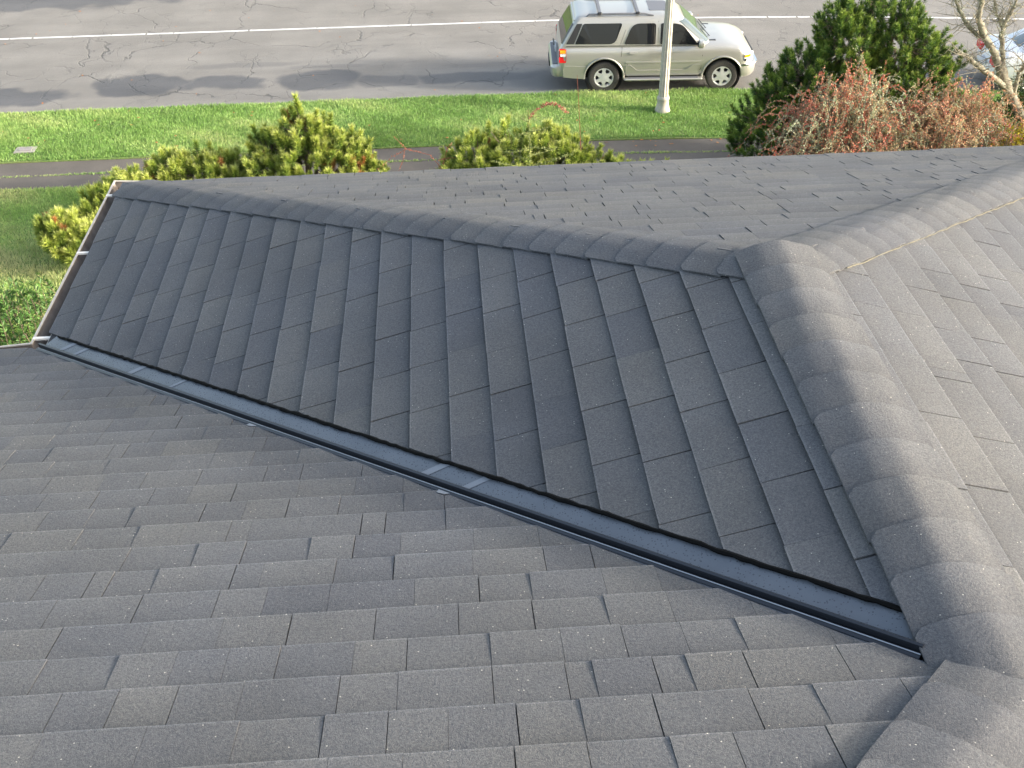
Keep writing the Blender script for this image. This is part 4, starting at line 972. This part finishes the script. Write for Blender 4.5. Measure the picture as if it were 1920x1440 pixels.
# laurel with upright leafy shoots
def laurel():
    base = (-8.75, 15.6, .03); rg = np.random.default_rng(43); root = empty('laurel_shrub', base, 'glossy green laurel shrub with upright shoots at the left edge beside the gutter', 'shrub')
    mb = MB(); VV = []; TT = []
    for i in range(120):
        p0 = np.array([rg.uniform(-1.1, .7), rg.uniform(-1.2, .35), 0.]); h = rg.uniform(.45, .85) * (1.0 if rg.random() < .85 else 1.25)
        e = p0 + np.array([rg.normal(0, .13), rg.normal(0, .13), h]); m_ = (p0+e)/2 + np.array([rg.normal(0, .05), rg.normal(0, .05), 0])
        t = np.linspace(0, 1, 5); C_ = bez(p0, m_, e, t); mb.tube([Vector(c) for c in C_], [.008, .007, .006, .005, .003], 4, cap=False)
        k = 24; u = rg.uniform(.2, 1, k); P = bez(p0, m_, e, u); a = rg.uniform(0, 2*np.pi, k); D = np.stack([np.cos(a), np.sin(a), .35+.9*u**2], 1)
        VV.append(leaf_quads(rg, P, D, .125*rg.uniform(.6, 1.15, k), .019, .4)); TT.append(np.repeat(np.clip(.35+.4*u+rg.normal(0, .15, k)-.1, 0, 1), 6))
    mb.build('stems', M['dgreen'] if 0 else M['bark'], root); V = np.concatenate(VV); tri_obj('leaves', V, np.arange(len(V)).reshape(-1, 3), M['laurel'], root, {'tone': np.concatenate(TT)})
laurel()
# bare tree with lichen
def bare_tree():
    base = Vector((11.45, 20.5, .0)); rd = random.Random(17); root = empty('bare_tree', base, 'bare leaning tree with pale lichen on its trunk and branches at the right edge', 'tree')
    tr = MB(); br = MB(); li = []; 
    def limb(mb, pts, rs, n=9):
        P = [Vector(p)-base for p in pts]; out = []; rr = []
        for i in range(len(P)-1):
            for k in range(5):
                t = k/5; w = P[i].lerp(P[i+1], t) + Vector((rd.uniform(-1, 1), rd.uniform(-1, 1), rd.uniform(-1, 1)))*.018; out.append(w); rr.append((rs[i]+(rs[i+1]-rs[i])*t)*rd.uniform(.85, 1.2))
        out.append(P[-1]); rr.append(rs[-1]); mb.tube(out, rr, n); return out
    limb(tr, [(11.5, 20.5, -.05), (11.35, 20.5, .9), (11.05, 20.5, 1.35), (10.75, 20.48, 1.75), (10.5, 20.45, 2.15)], [.12, .105, .10, .10, .10])
    main = [limb(br, [(10.5, 20.45, 2.15), (10.25, 20.4, 2.5), (10.0, 20.4, 2.8), (9.75, 20.35, 3.2), (9.72, 20.3, 3.7), (9.65, 20.3, 4.4)], [.085, .075, .07, .055, .045, .02]),
            limb(br, [(10.9, 20.5, 1.55), (10.45, 20.3, 1.9), (10.0, 20.2, 2.2), (9.7, 20.15, 2.42), (9.4, 20.1, 2.6)], [.07, .06, .05, .04, .022]),
            limb(br, [(10.1, 20.42, 2.7), (9.7, 20.5, 2.95), (9.45, 20.5, 3.25), (9.2, 20.5, 3.6), (9.1, 20.5, 4.1)], [.05, .04, .032, .026, .012]),
            limb(br, [(10.6, 20.45, 2.05), (10.45, 20.5, 2.6), (10.4, 20.5, 3.0), (10.55, 20.5, 3.5), (10.9, 20.6, 4.2)], [.06, .05, .04, .03, .012]),
            limb(br, [(11.0, 20.5, 1.5), (10.95, 20.4, 2.0), (11.0, 20.3, 2.3), (11.3, 20.3, 2.9)], [.05, .04, .03, .012]),
            limb(br, [(10.4, 20.48, 2.9), (10.2, 20.6, 3.3), (10.05, 20.7, 3.9)], [.03, .025, .01])]
    tw = MB()
    for m_ in main:
        for i in range(46):
            p = rd.choice(m_[2:]); d = Vector((rd.gauss(-.1, 1), rd.gauss(0, .7), rd.gauss(.45, .7))).normalized(); ln = rd.uniform(.15, .7)
            q = p + d*ln*.5 + Vector((rd.gauss(0, .03), 0, rd.gauss(0, .03))); e = p + d*ln + Vector((0, 0, rd.uniform(-.05, .1)))
            tw.tube([p, q, e], [.010, .007, .003], 4, cap=False)
            for k in range(3):
                s = q.lerp(e, rd.random()); tw.tube([s, s + Vector((rd.gauss(0, .1), rd.gauss(0, .08), rd.gauss(.05, .1)))], [.004, .002], 3, cap=False)
    tr.build('trunk', M['lichenbark'], root, 60); br.build('limbs', M['lichenbark'], root, 60); tw.build('twigs', M['cotostem'], root)
    rg = np.random.default_rng(3); P = np.array([list(rd.choice(rd.choice(main)) + Vector((rd.gauss(0, .05), rd.gauss(0, .05), rd.gauss(0, .05)))) for _ in range(2600)])
    V = leaf_quads(rg, P, rg.normal(size=P.shape), .028, .012); tri_obj('lichen', V, np.arange(len(V)).reshape(-1, 3), leafy('lichen', [(0, (.24, .25, .15)), (1, (.50, .52, .40))]), root, {'tone': np.repeat(rg.random(len(P)), 6)})
bare_tree()
# pale sapling, red sprig and thin twig
def sapling():
    base = (.5, 18.8, .0); rg = np.random.default_rng(8); root = empty('sapling', base, 'pale green sapling with one upright stem and a red arching tip', 'sapling'); mb = MB(); VV = []; TT = []; RV = []
    C0 = np.array([[0, 0, 0], [.0, 0, .8], [.02, 0, 1.5], [-.01, 0, 2.25]], float)
    lines = [(C0, .02)]
    for z, dx, dz, ln in [(1.05, -1, .45, .95), (1.05, 1, .50, 1.0), (1.0, -.7, .1, .5), (1.45, -1, -.1, .45), (1.5, 1, .1, .5), (1.75, -.9, .15, .3), (1.8, 1, .3, .45), (2.0, -.7, .3, .2), (1.3, .9, .1, .6), (1.2, -1, .25, .7), (.95, .3, .2, .35), (2.1, 1, .1, .25)]:
        d = np.array([dx, rg.normal(0, .3), dz]); d = d/np.linalg.norm(d); p = np.array([0, 0, z]); lines.append((np.stack([p, p+d*ln*.5+np.array([0, 0, -.02]), p+d*ln]), .009))
    for C_, r in lines:
        mb.tube([Vector(c) for c in C_], [r*(1-.7*i/(len(C_)-1)) for i in range(len(C_))], 5, cap=False)
        k = int(80*np.linalg.norm(C_[-1]-C_[0])); u = rg.uniform(.2 if r > .015 else 0, 1, k)*(len(C_)-1); i0 = np.minimum(u.astype(int), len(C_)-2); f = (u-i0)[:, None]
        P = C_[i0]*(1-f)+C_[i0+1]*f; VV.append(leaf_quads(rg, P, rg.normal(size=P.shape)+np.array([0, 0, .6]), .055, .007)); TT.append(np.repeat(rg.random(k), 6))
    mb.build('stems', M['sap'], root); 
    V = np.concatenate(VV); tri_obj('leaves', V, np.arange(len(V)).reshape(-1, 3), M['sap'], root, {'tone': np.concatenate(TT)})
    t = np.linspace(0, 1, 60); P = np.stack([.0+.75*t, 0*t, 2.08+.35*np.sin(t*2.6)-.12*t], 1); V = leaf_quads(rg, np.repeat(P, 3, 0), rg.normal(size=(180, 3)), .05, .014); tri_obj('red_tip', V, np.arange(len(V)).reshape(-1, 3), M['redtwig'], root, {'tone': np.repeat(rg.random(180), 6)})
sapling()
def sprig(name, label, base, paths, seed, lm=45, r=.006):
    rg = np.random.default_rng(seed); root = empty(name, base, label, 'branch'); mb = MB(); VV = []; TT = []
    for path in paths:
        C_ = np.array(path, float) - np.array(base); mb.tube([Vector(c) for c in C_], [r*(1-.6*i/(len(C_)-1)) for i in range(len(C_))], 4, cap=False)
        for a, b in zip(C_, C_[1:]):
            k = int(lm*np.linalg.norm(b-a)); f = rg.random(k)[:, None]; P = a*(1-f)+b*f; VV.append(leaf_quads(rg, P, rg.normal(size=P.shape), .032, .011)); TT.append(np.repeat(rg.random(k), 6))
    mb.build('stems', M['redtwig'], root)
    if VV:
        V = np.concatenate(VV); tri_obj('leaves', V, np.arange(len(V)).reshape(-1, 3), M['redtwig'], root, {'tone': np.concatenate(TT)})
sprig('berry_sprig', 'red leaved sprig arching over the sidewalk between two pine shrubs', (-1.3, 19.2, 0), [[(-1.1, 19.2, 0), (-1.15, 19.2, .8), (-1.45, 19.2, 1.22), (-1.9, 19.2, 1.36), (-2.2, 19.2, 1.22), (-2.5, 19.2, .95)], [(-1.9, 19.2, 1.36), (-2.15, 19.2, 1.65)], [(-1.2, 19.2, 1.0), (-1.1, 19.2, 1.35), (-1.0, 19.2, 1.45)], [(-1.95, 19.2, 1.34), (-2.0, 19.2, 1.1), (-2.1, 19.2, .9)], [(-1.3, 19.2, 1.1), (-1.0, 19.2, 1.15), (-.9, 19.2, 1.1)], [(-1.2, 19.2, .7), (-1.6, 19.2, .75)]], 51)
sprig('tall_twig', 'single thin red shoot rising in front of the SUV rear bumper', (1.6, 19.2, 0), [[(1.6, 19.2, 0), (1.58, 19.2, 1.2), (1.52, 19.2, 2.1), (1.47, 19.2, 2.75)]], 52, lm=0, r=.010)
for o in bpy.data.objects:
    if o.parent and o.name.split('.')[0] in ('branches', 'leaves', 'twigs', 'lichen', 'crown', 'dry_needles', 'stems', 'red_tip'): o['kind'] = 'stuff'
